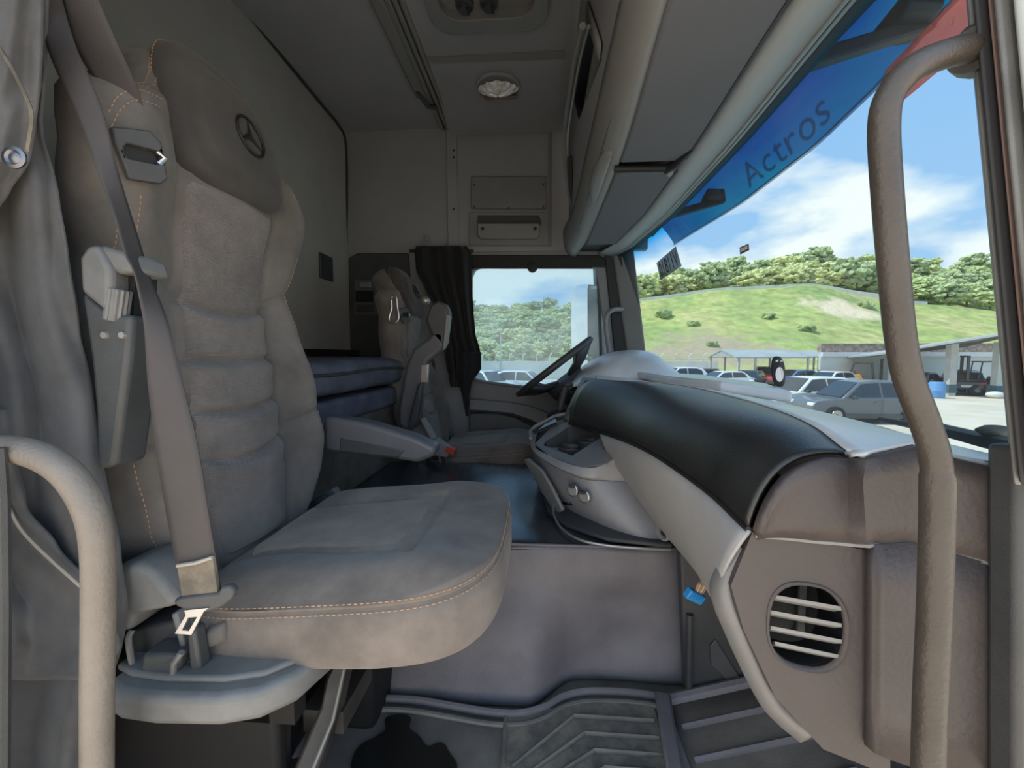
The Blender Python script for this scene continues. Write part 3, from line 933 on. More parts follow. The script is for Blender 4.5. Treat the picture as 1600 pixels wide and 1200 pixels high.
# centre console
con = thing('centre_console', 'grey plastic centre console with twin cup holder and two round sockets', 'console', (0.15, 1.3, ZT))
def ringz(px):
    return [AZ(a, b, z) for a, b, z in px]
base = ringz([(1054, 856, ZT), (1005, 850, ZT), (945, 829, ZT), (885, 800, ZT)]) + [V((0.0, 1.42, ZT)), V((0.04, 1.60, ZT)), V((0.36, 1.66, ZT)), V((0.38, 1.1, ZT))]
upper = [A(988, 752, 1.12), A(945, 751, 1.10), A(905, 747, 1.11), A(855, 722, 1.24)] + [A(831, 698, 1.42), V((0.0, 1.62, -0.315)), V((0.36, 1.66, -0.3)), V((0.38, 1.15, -0.3))]
rows = [base, [a.lerp(b, 0.5) + V((0, -0.012 if i < 4 else 0, 0)) for i, (a, b) in enumerate(zip(base, upper))], upper]
MB().grid([spline(x, 4, closed=False) for x in [[*r] for r in rows]]).obj('body', 'console_grey', con, smooth=50)
def pln(px, py):                   # point on the sloping tray plane
    o, u, v = A(842, 683, 1.41), A(912, 722, 1.12) - A(842, 683, 1.41), A(890, 661, 1.42) - A(842, 683, 1.41)
    n = u.cross(v)
    d = ray(px, py)
    return d * (o.dot(n) / d.dot(n))
trim0 = [p + V((0, -0.004, 0.002)) for p in upper]
trim1 = [A(997, 692, 1.12), A(948, 738, 1.085), A(908, 738, 1.095), A(853, 716, 1.235), A(831, 692, 1.42), V((0.02, 1.62, -0.27)), V((0.36, 1.66, -0.2)), V((0.38, 1.15, -0.2))]
trim2 = [pln(*q) for q in ((993, 690), (948, 724), (908, 730), (857, 711), (836, 693))] + [V((0.04, 1.60, -0.25)), V((0.34, 1.64, -0.19)), V((0.37, 1.17, -0.19))]
MB().grid([spline(x, 4) for x in (trim0, [a.lerp(b, 0.5) + V((-0.004, -0.006, 0)) for a, b in zip(trim0, trim1)], trim1, trim2)]).obj('tray_rim', 'knee_grey', con, smooth=45)
hole = [pln(*q) for q in ((849, 696), (853, 689), (870, 679), (888, 667), (897, 665), (907, 666), (932, 671), (944, 677), (940, 683), (894, 712))]
tray_o = [pln(*q) for q in ((836, 693), (857, 711), (908, 730), (948, 724), (993, 690), (985, 688), (950, 677), (915, 666), (890, 659), (878, 661), (856, 673))]
MB().holed(tray_o, [hole[::-1]], (0, 0, -0.004)).obj('tray_top', 'plastic_grey', con, smooth=0)
nrm = V((0, 0, -1))
cup = MB()
hc = sum(hole, V((0, 0, 0))) / len(hole)
cup.grid([hole, [hc + (p - hc) * 0.95 + V((0, 0, -0.075)) for p in hole], [hc + (p - hc) * 0.02 + V((0, 0, -0.075)) for p in hole]], cu=True)
ch = cup.obj('cup_holder', 'plastic_dark', con)
for px, py in ((893, 690), (925, 680)):
    c = pln(px, py) + V((0, 0, -0.014))
    MB().lathe([(0.040, -0.070), (0.038, -0.004), (0.0405, 0.0)], c, (0, 0, 1), 22, cap=False).obj('cup_ring', 'plastic_black', ch, solid=0.0015)
q = [pln(*k) for k in ((852, 692), (880, 692), (886, 704), (884, 709), (853, 700))]
MB().prism([p + V((0, 0, -0.014)) for p in q], (0, 0, -0.03)).obj('coin_slot', 'plastic_grey', ch, bevel=0.003)
# open pocket with a dark pad at the tip
q = [pln(*k) for k in ((834, 681), (834, 676), (868, 656), (871, 666))]
MB().prism([p + V((0, 0, 0.004)) for p in q], (0, 0, 0.006)).obj('pad_holder', 'black', con, bevel=0.002)
MB().prism([p + V((0, 0, 0.011)) for p in [pln(*k) for k in ((842, 676), (850, 669), (868, 659), (870, 664))]], (0, 0, 0.001)).obj('pad_glass', 'display_blue', con)
MB().tube([pln(*k) + V((0, 0, 0.008)) for k in ((829, 688), (828, 678), (836, 670), (866, 654), (884, 650))], 0.006, 8).obj('pad_rim', 'plastic_light', con)
# drawer flap hanging open at the left end
fl = [A(822, 717, 1.36), A(829, 716, 1.33), A(850, 733, 1.25), A(866, 760, 1.21), A(884, 796, 1.16), A(878, 800, 1.18), A(868, 797, 1.22), A(845, 757, 1.32)]
MB().prism(fl, (-0.010, -0.008, 0.0)).obj('drawer_flap', 'plastic_light', con, bevel=0.004)
MB().prism([p + V((0.015, 0.012, 0)) for p in [A(828, 712, 1.36), A(850, 722, 1.26), A(868, 750, 1.20), A(886, 792, 1.16), A(866, 790, 1.23), A(845, 757, 1.32)]], (0.01, 0.008, 0)).obj('drawer_gap', 'black', con)
nf = V((-0.62, -0.78, 0.05)).normalized()
for px, py, Y in ((895, 766, 1.105), (913, 776, 1.085)):
    c = A(px, py, Y)
    k = MB().lathe([(0.017, -0.006), (0.017, 0.003), (0.015, 0.004), (0.0135, 0.001)], c, nf, 18).obj('socket', 'steel', con)
    MB().lathe([(0.0135, 0), (0.011, 0.003)], c + V((0, 0, -0.002)), nf, 14).obj('socket_cap', 'plastic_light', k)
    MB().box(c + nf * 0.004 + V((0, 0, 0.012)), (0.014, 0.008, 0.008)).obj('cap_hinge', 'black', k)
# foot of the console
fp = [AZ(866, 776, ZT + 0.004), AZ(848, 778, ZT + 0.004), AZ(857, 806, ZT + 0.004), AZ(885, 826, ZT + 0.004), AZ(950, 848, ZT + 0.004), AZ(1050, 858, ZT + 0.004), AZ(1054, 853, ZT + 0.004), AZ(945, 828, ZT + 0.004), AZ(885, 799, ZT + 0.004)]
MB().prism(fp, (0, 0, 0.012)).obj('foot', 'plastic_dark', con, bevel=0.004)
cab = spline([A(871, 772, 1.185), A(865, 790, 1.20), AZ(866, 806, ZT + 0.02), AZ(878, 826, ZT + 0.012), AZ(905, 843, ZT + 0.01), AZ(945, 852, ZT + 0.01), AZ(1000, 857, ZT + 0.01), AZ(1048, 859, ZT + 0.01)], 8)
MB().tube(cab, 0.0035, 8).obj('cable', 'aluminium', label='thin cable lying around the foot of the centre console', cat='cable')

# loose blue connector under the knee panel
r = thing('wire_connector', 'loose blue wiring plug on cream wires hanging below the dashboard', 'connector', A(1085, 930, 0.80))
c = A(1085, 931, 0.80)
rot = Matrix.Rotation(0.55, 3, 'Y') @ Matrix.Rotation(0.3, 3, 'Z')
b = MB().box(c, (0.040, 0.014, 0.020), rot).obj('plug', 'blue_plastic', r, bevel=0.002)
for k in range(5):
    MB().box(c + rot @ V((-0.014 + 0.007 * k, -0.008, 0.003)), (0.003, 0.003, 0.010), rot).obj('plug_rib', 'blue_plastic', b)
for k in range(5):
    e = rot @ V((-0.004 + 0.004 * k, 0.0, 0.009))
    MB().tube(spline([c + e, c + e * 1.3 + V((0.004, 0, 0.012)), c + V((0.018 + 0.002 * k, 0.01, 0.032)), c + V((0.035, 0.02, 0.085)), c + V((0.06, 0.04, 0.16))], 5), 0.0018, 6).obj('wire', 'cream_wire' if k % 2 else 'stitch', r)

# steering wheel, column stalks
top, bot = A(921, 531, 2.06), A(811, 615, 2.06)
wc = (top + bot) / 2
e1 = (top - bot).normalized()
R = (top - bot).length / 2
e2 = (wc - e1 * wc.dot(e1)).normalized()
nw = e1.cross(e2)
if nw.z < 0:
    nw = -nw
r = thing('steering_wheel', 'black truck steering wheel seen edge on in front of the driver window', 'steering wheel', wc - nw * 0.1)
MB().tube([wc + (e1 * math.cos(a) + e2 * math.sin(a)) * R for a in [2 * math.pi * k / 48 for k in range(49)]], 0.016, 12, cap=False).obj('rim', 'plastic_black', r)
MB().lathe([(0.0, 0.0), (0.07, -0.004), (0.10, -0.02), (0.095, -0.07), (0.06, -0.13)], wc - nw * 0.060, nw, 24).obj('hub', 'plastic_black', r)
for a in (0.5, 2.64, 3.64, 5.78):
    d = e1 * math.cos(a) + e2 * math.sin(a)
    s_ = nw.cross(d)
    MB().grid([[wc - nw * 0.085 + d * 0.07 + s_ * q for q in (-0.06, -0.03, 0.03, 0.06)], [wc - nw * 0.060 + d * 0.14 + s_ * q for q in (-0.05, -0.02, 0.02, 0.05)], [wc - nw * 0.004 + d * R + s_ * q for q in (-0.09, -0.04, 0.04, 0.09)]]).obj('spoke', 'plastic_black', r, solid=0.02)
MB().tube([wc - nw * 0.10, wc - nw * 0.20 + e1 * 0.03, wc - nw * 0.36 + e1 * 0.08], [0.055, 0.06, 0.065], 16).obj('column', 'plastic_dark', r)
MB().tube([wc - nw * 0.15, wc - nw * 0.16 - e2 * 0.14, wc - nw * 0.13 - e2 * 0.22], [0.011, 0.013, 0.015], 8).obj('column_stalk', 'plastic_black', r)
r = thing('gear_lever', 'short black lever on the dash edge below the steering wheel', 'lever', A(878, 645, 1.66))
MB().tube(spline([A(873, 650, 1.66), A(879, 622, 1.66), A(884, 604, 1.66)], 5), [0.014] * 10 + [0.012], 10).obj('stem', 'plastic_black', r)
MB().ico(A(887, 601, 1.66), 0.017, 2, sq=(1.4, 1, 0.7)).obj('knob', 'plastic_black', r)
MB().lathe([(0.045, 0), (0.042, 0.02), (0.025, 0.03)], A(872, 650, 1.68), (-0.4, 0, 0.9), 18).obj('boot', 'black', r)

# ------------------------------------------------------------------ overhead console, visors, header
hd = thing('overhead_console', 'grey overhead storage console with open compartments along the cab front', 'console', (0.25, 1.4, 0.55))
Y0, Y1 = 0.40, 2.43
pf = [(0.225, 0.562), (0.205, 0.562), (0.188, 0.572), (0.172, 0.592), (0.162, 0.62), (0.157, 0.66), (0.156, 0.70)]
def curvx(Y):      # the front swings back near the far wall
    return -0.03 * sm((Y - 2.0) / 0.45)
def nearx(x, Y):
    return 0.156 + (x - 0.156) * (1 - 0.5 * sm((1.3 - Y) / 0.8))
MB().grid([[V((nearx(x, y) + curvx(y), y, z)) for x, z in pf] for y in lin(Y0, Y1, 30)]).obj('nose', 'plastic_light', hd, smooth=180, solid=-0.004)
XF = 0.156
def face(Y, z):
    return V((XF - 0.03 * (z - 0.7), Y, z))
hole1 = [face(*q) for q in ((0.55, .675), (.87, .685), (.93, .75), (1.28, 1.05), (1.18, 1.17), (0.55, 1.17))]
hole2 = [face(*q) for q in ((1.15, .765), (1.42, 1.07), (2.02, 1.20), (1.77, .95))]
MB().holed([face(Y0, 0.66), face(2.42, 0.66), face(2.42, 1.296), face(Y0, 1.296)], [hole1, hole2], (0.012, 0, 0)).obj('fascia', 'headliner', hd, smooth=0)
for hh in (hole1, hole2):
    cc = sum(hh, V()) / len(hh)
    MB().grid([hh, [p + V((0.20, 0, 0)) for p in hh], [cc + (p - cc) * 0.05 + V((0.20, 0, 0)) for p in hh]], cu=True).obj('compartment', 'plastic_black', hd, smooth=0)
MB().grid([[face(1.15, .765) + V((-0.004, 0, 0)), face(1.42, 1.07) + V((-0.004, 0, 0))], [face(1.11, .78) + V((-0.006, 0, 0)), face(1.36, 1.08) + V((-0.006, 0, 0))]]).obj('compartment_lip', 'plastic_grey', hd, solid=0.004)
lip = [(921, 40), (908, 90), (897, 150), (889, 205), (889, 250), (895, 300), (907, 340)]
lip = spline([A(a, b, y) for (a, b), y in zip(lip, (1.30, 1.5, 1.75, 1.95, 2.08, 2.2, 2.3))], 6)
MB().tube([p + V((-0.02, 0, 0)) for p in lip], 0.010, 8).obj('door_edge', 'plastic_light', hd)
MB().tube([p + V((-0.003, -0.01, -0.01)) for p in lip], 0.006, 8).obj('door_edge', 'aluminium', hd)
MB().tube(spline([A(890, 245, 2.05), A(893, 300, 2.15), A(904, 352, 2.3)], 6), [0.012] * 12 + [0.006], 8).obj('hinge_arm', 'plastic_black', hd)
# pale bulge on the nose
g = MB()
rows = []
for t in lin(0, 1, 12):
    s_ = math.sin(math.pi * t) ** 0.5
    y = 1.20 + 0.42 * t
    rows.append([V((0.215 - 0.035 * s_ * math.sin(k * math.pi / 2) * 1.0 - 0.02, y, 0.560 + 0.03 * (1 - math.cos(k * math.pi / 2)) - 0.010 * s_)) for k in lin(0, 1, 7)])
g.grid(rows).obj('nose_cover', 'plastic_light', hd, smooth=180, solid=0.004)
# underside
def wtop(Y):                       # upper edge of the windscreen
    return V((key([(0.40, 0.50), (0.65, 0.512), (1.2, 0.535), (1.7, 0.535), (2.2, 0.495), (2.42, 0.44)], Y), Y, 0.560 + 0.01 * math.sin((Y - 0.4) / 2.02 * math.pi)))
ys = lin(0.40, 2.42, 36)
MB().grid([[V((0.17, y, 0.585)), V((wtop(y).x - 0.02, y, 0.585))] for y in ys]).obj('underside', 'plastic_dark', hd, solid=-0.004)
def vfront(Y):
    return 0.372 + (wtop(Y).x - 0.50) * 1.0
MB().grid([[V((vfront(y) + 0.004, y, 0.566)), V((vfront(y) + 0.03, y, 0.562)), V((wtop(y).x - 0.045, y, 0.556))] for y in ys]).obj('header_strip', 'blind_strip', hd, solid=-0.006)
for dx, rr in ((0.040, 0.005), (0.028, 0.004)):
    MB().tube([V((wtop(y).x - dx, y, 0.556)) for y in ys], rr, 8).obj('blind_rail', 'aluminium', hd)
MB().grid([[V((wtop(y).x - 0.036, y, 0.565)), V((wtop(y).x - 0.02, y, 0.556)), V((wtop(y).x + 0.003, y, wtop(y).z - 0.012))] for y in ys]).obj('screen_seal', 'seal', hd, solid=-0.004)


def visor(y0, y1, label):
    v = thing('sun_visor', label, 'visor', (0.29, (y0 + y1) / 2, 0.55))
    n = 14
    pl = [V((nearx(0.222, y) + 0.002, y, 0.553)) for y in lin(y0, y1, n)] + [V((vfront(y) - 0.002, y, 0.553)) for y in lin(y1, y0, n)]
    MB().prism(pl, (0, 0, 0.022)).obj('panel', 'visor_panel', v, bevel=0.007, seg=3)
    MB().tube([V((vfront(y) + 0.001, y, 0.556)) for y in lin(y0 + 0.01, y1 - 0.01, n)], 0.005, 6).obj('edge_strip', 'plastic_dark', v)
    return v
visor(0.42, 1.262, 'larger flat grey sun visor panel above the passenger side')
v2 = visor(1.325, 2.16, 'smaller looking flat grey sun visor panel farther away above the driver side')
MB().tube([V((0.215, 1.292, 0.55)), V((0.375, 1.292, 0.548))], 0.010, 10).obj('pivot_rod', 'black', v2)
MB().tube([V((0.235, 1.315, 0.55)), V((0.37, 1.315, 0.55))], 0.008, 10).obj('pivot_rod', 'plastic_blue_grey', v2)
MB().tube([V((0.365, 1.30, 0.548)), V((0.385, 1.27, 0.55)), V((0.405, 1.20, 0.556))], [0.014, 0.012, 0.006], 10).obj('clip', 'black', v2)
MB().ico(V((0.38, 1.315, 0.545)), 0.012, 2).obj('clip_knob', 'plastic_light', v2)

# ------------------------------------------------------------------ windscreen
ys = lin(0.385, 2.42, 30)
rows = []
for y in ys:
    a, b = wbase(y) + V((0.0, 0, 0.0)), wtop(y)
    bulge = 0.012
    rows.append([a.lerp(b, t) + V((bulge * math.sin(math.pi * t), 0, 0)) for t in lin(0, 1, 14)])
WS = rows
wsc = MB().grid(rows).obj('window_1', 'windscreen_glass', kind='structure', smooth=180)
def on_ws(px, py):                 # where a sight line meets the windscreen
    d = ray(px, py)
    best, bp = 1e9, None
    for k in range(400):
        Y = 0.386 + 2.03 * k / 399
        p = d * (Y / d.y)
        a, b = wbase(Y), wtop(Y)
        t = (p.z - a.z) / (b.z - a.z)
        q = a.lerp(b, t) + V((0.012 * math.sin(math.pi * max(0, min(1, t))), 0, 0))
        if abs(q.x - p.x) < best:
            best, bp = abs(q.x - p.x), p
    return bp
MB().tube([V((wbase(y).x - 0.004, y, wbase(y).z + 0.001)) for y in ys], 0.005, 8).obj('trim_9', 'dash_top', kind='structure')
MB().tube([p + V((-0.004, -0.012, 0)) for p in [WS[-1][k] for k in range(14)]], 0.012, 8).obj('trim_10', 'seal', kind='structure')

# label, small sticker and toll tag on the glass
def on_glass(name, pxs, m, lift=-0.004, thick=0.001, parent=None, **k):
    pts = [on_ws(*q) + V((lift, -0.002, 0)) for q in pxs]
    return MB().prism(pts, (thick, 0, 0)).obj(name, m, parent, smooth=0, **k)
lab_px = [(1027, 411), (1057, 385), (1066, 416), (1033, 438)]
r = thing('windscreen_label', 'narrow translucent label with tall black characters at the far windscreen corner', 'label', on_ws(1045, 412))
on_glass('film', lab_px, 'label_film', parent=r)
def letter_quad(body, quad, m, parent, nm, lift=-0.006, mirror=False):
    vs, fs = text_mesh(body)
    lo = [min(v[i] for v in vs) for i in (0, 1)]
    hi = [max(v[i] for v in vs) for i in (0, 1)]
    pts = []
    q = [on_ws(*k) + V((lift, -0.003, 0)) for k in quad]      # bottom left, bottom right, top right, top left
    for v in vs:
        s_, t = (v.x - lo[0]) / (hi[0] - lo[0]), (v.y - lo[1]) / (hi[1] - lo[1])
        if mirror:
            s_ = 1 - s_
        pts.append((q[0] * (1 - s_) + q[1] * s_) * (1 - t) + (q[3] * (1 - s_) + q[2] * s_) * t)
    return MB().add(pts, fs).obj(nm, m, parent, smooth=0)
letter_quad('V11810', [(1035, 433), (1064, 414), (1057, 389), (1030, 413)], 'letter_black', r, 'lettering', mirror=True)
r = thing('windscreen_sticker', 'tiny brown printed sticker on the windscreen above the tree line', 'sticker', on_ws(1165, 390))
on_glass('backing', [(1157, 387), (1171, 381), (1172, 391), (1158, 398)], 'sticker_brown', parent=r)
on_glass('print', [(1159, 389), (1170, 384), (1170, 389), (1160, 394)], 'paper_white', lift=-0.006, parent=r)
tg = on_ws(1218, 581)
r = thing('toll_tag', 'small black oval tag with a pale pink centre stuck on the windscreen', 'tag', tg)
ov = [(1218 + 10.5 * math.copysign(abs(math.cos(a)) ** .75, math.cos(a)) + 2.2 * math.sin(a), 580.5 + 24 * math.copysign(abs(math.sin(a)) ** .85, math.sin(a))) for a in [2 * math.pi * k / 28 for k in range(28)]]
gp = [A(a, b, tg.y) + V((-0.004, -0.004, 0)) for a, b in ov]
MB().prism(gp, (0.002, 0.010, 0)).obj('case', 'black', r, bevel=0.002)
MB().prism([A(1219 + 6.5 * math.cos(a), 585 + 11.5 * math.sin(a), tg.y) + V((-0.0045, -0.0055, 0)) for a in [2 * math.pi * k / 24 for k in range(24)]], (0.001, 0.002, 0)).obj('centre_plate', 'chrome_fob', r)
for px in (1213, 1220):
    MB().prism([A(px, 563, tg.y) + V((-.0045, -.0055, 0)), A(px + 4, 562, tg.y) + V((-.0045, -.0055, 0)), A(px + 4, 565, tg.y) + V((-.0045, -.0055, 0)), A(px, 566, tg.y) + V((-.0045, -.0055, 0))], (0, 0.001, 0)).obj('print', 'paper_white', r)
# red film with pale mirrored letters near the top corner by the door
r = thing('red_film', 'faded red translucent strip on the windscreen top corner beside the grab handle', 'sticker', on_ws(1450, 90))
on_glass('film', [(1395, 173), (1440, 136), (1489, 95), (1520, 70), (1520, -12), (1500, -8), (1440, 56), (1385, 112)], 'red_film', parent=r)
letter_quad('l', [(1489, 44), (1494, 40), (1496, 26), (1492, 29)], 'white_film', r, 'lettering')
letter_quad('tran', [(1413, 138), (1449, 108), (1446, 99), (1411, 126)], 'white_film', r, 'lettering', mirror=True)

# outside sun visor of blue acrylic with raised lettering, on brackets
vz = thing('outside_sun_visor', 'long translucent blue acrylic sun visor outside the windscreen top', 'visor', (0.8, 1.4, 0.6))
def vis(Y, t):
    xb = key([(.4, .72), (.9, .80), (1.4, .83), (1.8, .82), (2.36, .72)], Y)
    zb = key([(.4, .75), (.91, .69), (1.14, .65), (1.4, .635), (1.8, .625), (2.36, .60)], Y)
    return V((xb - 0.19 * t + 0.02 * math.sin(math.pi * t), Y, zb + 0.20 * t))
ys = lin(0.40, 2.36, 44)
MB().grid([[vis(y, t) for t in lin(0, 1, 8)] for y in ys]).obj('shield', 'blue_acrylic', vz, smooth=180)
MB().tube([vis(y, 0) for y in ys], 0.006, 6).obj('edge_bead', 'blue_acrylic_edge', vz)
adv, parts_ = 0.0, []
for ch in 'Actros':
    vs, fs = text_mesh(ch, 1.0, 0.0)
    x0 = min(v.x for v in vs)
    parts_.append(([V((v.x - x0 + adv, v.y, 0)) for v in vs], fs))
    adv += max(v.x for v in vs) - x0 + 0.09
for vs, fs in parts_:
    MB().add([vis(1.72 - 0.47 * (v.x + 0.18 * v.y) / adv, 0.10 + 0.36 * v.y / 0.72) + V((-0.006, 0, -0.003)) for v in vs], fs).obj('letter', 'blue_emboss', vz, smooth=0)
for y in (0.96, 1.93):
    g = MB()
    g.prism([V((0.56, y - 0.02, 0.60)), V((0.80, y - 0.012, 0.665)), V((0.80, y + 0.012, 0.665)), V((0.56, y + 0.02, 0.60))], (0, 0, 0.03))
    k = g.obj('bracket', 'black', vz, bevel=0.005)
    MB().prism([V((0.70, y - 0.06, 0.67)), V((0.78, y - 0.05, 0.67)), V((0.80, y + 0.05, 0.67)), V((0.72, y + 0.06, 0.67))], (0, 0, 0.04)).obj('bracket_foot', 'black', k, bevel=0.01)
MB().span((0.56, 0.36, 0.66), (0.62, 2.42, 0.90)).obj('trim_11', 'black', kind='structure')

# wiper lying along the foot of the screen, with a stone on it
wp = [on_ws(1352, 652) + V((0.03, 0, -0.004)), on_ws(1430, 668) + V((0.03, 0, -0.002)), on_ws(1500, 686) + V((0.03, 0, -0.002)), on_ws(1578, 704) + V((0.03, 0, 0))]
r = thing('windscreen_wiper', 'black wiper arm resting outside at the bottom of the windscreen', 'wiper', wp[2])
MB().tube(wp, [0.005, 0.008, 0.010, 0.012], 8).obj('arm', 'black', r)
MB().tube([p + V((0.012, 0.01, 0.006)) for p in wp[1:]], 0.004, 6).obj('blade', 'plastic_dark', r)
c = on_ws(1518, 677) + V((0.05, 0.02, 0.0))
MB().ico(c, 0.017, 3, 0.35, 90, (1.2, 1.0, 0.5)).obj('leaf_clump', 'stone', label='brown clump of debris caught on the wiper', cat='debris')
# ------------------------------------------------------------------ near door pillar and grab handles
def strip(name, xa, xb, m, Y, dy, y0=-60, y1=760, **k):
    f = lambda y: y * 70 / 735
    MB().prism([A(xa + f(y0), y0, Y), A(xb + f(y0), y0, Y), A(xb + f(y1), y1, Y), A(xa + f(y1), y1, Y)], (A((xa + xb) / 2 + f(350), 350, 1).x * dy, dy, 0)).obj(name, m, kind='structure', **k)
strip('trim_12', 1512, 1530, 'plastic_grey', 0.43, 0.05, bevel=0.006)
strip('trim_13', 1521, 1546, 'seal', 0.41, 0.03, bevel=0.006, seg=3)
strip('trim_14', 1544, 1556, 'seal_brown', 0.405, 0.03, bevel=0.004)
strip('trim_15', 1553, 1588, 'plastic_base', 0.395, 0.05, bevel=0.008)
strip('trim_16', 1583, 1680, 'body_paint', 0.385, 0.05, bevel=0.006)
seal17 = MB().prism([A(1578, 735, 0.46), A(1612, 735, 0.46), A(1612, 1260, 0.46), A(1566, 1260, 0.46)], (0, 0.05, 0)).obj('trim_17', 'black', kind='structure')
MB().prism([A(1590, 700, 0.43), A(1640, 700, 0.43), A(1640, 1260, 0.43), A(1588, 1260, 0.43)], (0, 0.03, 0)).obj('trim_18', 'plastic_dark', kind='structure', bevel=0.006)
for py in (842, 928, 1010, 1115):
    MB().lathe([(0.008, 0), (0.007, 0.006)], A(1583, py, 0.455), (0, -1, 0), 10).obj('hinge_bolt', 'seal_brown', seal17)
MB().tube([A(-2, 700, 0.40), A(4, 780, 0.40), A(6, 950, 0.40), A(4, 1260, 0.40)], 0.006, 8).obj('trim_19', 'plastic_dark', kind='structure')

hp = spline([A(1545, 72, 0.445), A(1520, 76, 0.425), A(1480, 84, 0.41), A(1425, 108, 0.40), A(1390, 150, 0.40), A(1381, 200, 0.40), A(1386, 300, 0.40), A(1396, 420, 0.40), A(1406, 520, 0.40), A(1419, 590, 0.40), A(1445, 660, 0.40), A(1462, 720, 0.40), A(1464, 800, 0.40), A(1460, 950, 0.40), A(1453, 1100, 0.40), A(1448, 1280, 0.40)], 8)
r = thing('grab_rail', 'long bent grab rail wrapped in grained vinyl beside the windscreen pillar', 'handle', hp[-1])
MB().tube(hp, [0.0118] * 30 + [0.0113] * (len(hp) - 60) + [0.0125] * 30, 20).obj('rail', 'grab_leather_dark', r, smooth=180)
MB().tube([A(1556, 70, 0.455), A(1534, 74, 0.435), A(1518, 78, 0.424)], [0.026, 0.024, 0.018], 16).obj('socket', 'plastic_dark', r)
hp = spline([A(-90, 712, 0.44), A(-30, 702, 0.42), A(20, 702, 0.42), A(70, 716, 0.42), A(112, 748, 0.42), A(142, 800, 0.42), A(153, 860, 0.42), A(154, 950, 0.42), A(152, 1100, 0.42), A(152, 1290, 0.42)], 8)
r = thing('grab_rail', 'hooked grab rail wrapped in pale grained vinyl in front of the grey curtain', 'handle', hp[-1])
MB().tube(hp, 0.0152, 20).obj('rail', 'grab_leather', r, smooth=180)

# ------------------------------------------------------------------ seats (built once, at the passenger side)
SY = 0.78
XS = [(-.40, -.568), (-.3, -.576), (-.1, -.600), (.09, -.617), (.2, -.608), (.3, -.588), (.42, -.600), (.57, -.655)]
HW = [(-.40, .18), (-.33, .215), (-.26, .245), (-.18, .256), (-.05, .250), (.06, .234), (.14, .222), (.20, .232), (.27, .243), (.33, .242), (.37, .236), (.392, .222), (.405, .195), (.415, .165), (.43, .146), (.46, .128), (.49, .112), (.52, .090), (.54, .055), (.548, .02)]
BO = [(-.40, .02), (-.28, .058), (-.2, .078), (-.08, .075), (.06, .046), (.14, .022), (.22, .038), (.32, .044), (.38, .03), (.42, 0)]
PLEATS = [.100, -.005, -.090, -.170]


def front(u, z, pad=True):
    x = key(XS, z)
    au = abs(u)
    d = key(BO, z) * math.exp(-((au - 0.84) / 0.21) ** 2)
    d += 0.018 * max(0, 1 - (u / 0.5) ** 2)
    d -= 0.013 * math.exp(-((au - 0.475) / 0.035) ** 2)
    if au < 0.5 and pad:
        for k, zp in enumerate(PLEATS):
            zz = zp - 0.022 * (1 - (u / 0.5) ** 2) * (1 if k < 1 else -0.2 + 0.5 * k)
            q = (z - zz) / 0.009
            d -= 0.019 * math.exp(-q * q) * (1 - (au / 0.5) ** 6)
            q = (z - zz + 0.02) / 0.02
            d += 0.006 * math.exp(-q * q)
    elif au >= 0.5:
        for zp in (.110, -.165):
            q = (z - zp - 0.10 * (au - .5)) / 0.006
            d -= 0.008 * math.exp(-q * q)
            q = (z - zp - 0.10 * (au - .5)) / 0.035
            d -= 0.006 * math.exp(-q * q)
    return x + d


def seat_pt(u, z, lift=0.0):
    hw = key(HW, z)
    dz = 1.0 - 0.85 * sm((z - 0.49) / 0.06)
    xm = key(XS, z) - 0.045
    f = front(u, z)
    e = max(0.0, 1 - abs(u) ** 5) ** 0.5
    return V((xm + (f + lift - xm) * e * dz, SY + u * hw, z))


us = [math.sin(a) for a in lin(-math.pi / 2, math.pi / 2, 81)]
zs = lin(-0.40, 0.50, 280) + lin(0.503, 0.548, 12)
rows = []
for z in zs:
    hw = key(HW, z)
    dz = 1.0 - 0.85 * sm((z - 0.49) / 0.06)
    xm = key(XS, z) - 0.045
    rows.append([seat_pt(u, z) for u in us] + [V((xm - 0.075 * dz * max(0, 1 - abs(u) ** 4) ** 0.5, SY + u * hw, z)) for u in [math.cos(a) for a in lin(0, math.pi, 22)][1:-1]])
seat = thing('truck_seat', 'large dark grey fabric passenger seat with orange stitching in the foreground', 'seat', (-0.35, SY, ZFL))
MB().grid(rows, cu=True, cap=True).obj('backrest', 'seat_fabric', seat, smooth=180)
rows = []
for z in lin(-0.36, 0.30, 240):
    row = []
    for u in lin(-0.46, 0.46, 40):
        e = sm((0.46 - abs(u)) / 0.06)
        top = 0.30 - 0.0 * u
        e *= sm((top - z) / 0.02) * 0.9 + 0.1
        row.append(seat_pt(u, z, -0.004 + 0.0075 * e))
    rows.append(row)
MB().grid(rows).obj('backrest_insert', 'rib_fabric', seat, smooth=180)
# head cushion: layered rings, chamfered plateau carrying the emblem
def hring(hy, z0, z1, x, n=48, p=0.42):
    zc, hz = (z0 + z1) / 2, (z1 - z0) / 2
    out = []
    for k in range(n):
        a = 2 * math.pi * k / n
        yy = hy * math.copysign(abs(math.cos(a)) ** p, math.cos(a))
        zz = hz * math.copysign(abs(math.sin(a)) ** p, math.sin(a))
        yy *= 1 - 0.26 * max(0, zz / hz)
        out.append(V((x - 0.20 * (zc + zz - 0.31) - 0.0, SY + yy, zc + zz)))
    return out
rings = [hring(.112, .305, .532, -.628), hring(.127, .292, .545, -.602), hring(.128, .294, .540, -.574), hring(.123, .302, .528, -.558), hring(.115, .314, .515, -.5535), hring(.109, .323, .507, -.552), hring(.099, .338, .494, -.5415), hring(.095, .342, .490, -.5395), hring(.06, .37, .465, -.538), hring(.002, .413, .417, -.5375)]
hc = MB().grid(rings, cu=True).obj('head_cushion', 'head_fabric_shaded', seat, smooth=180)
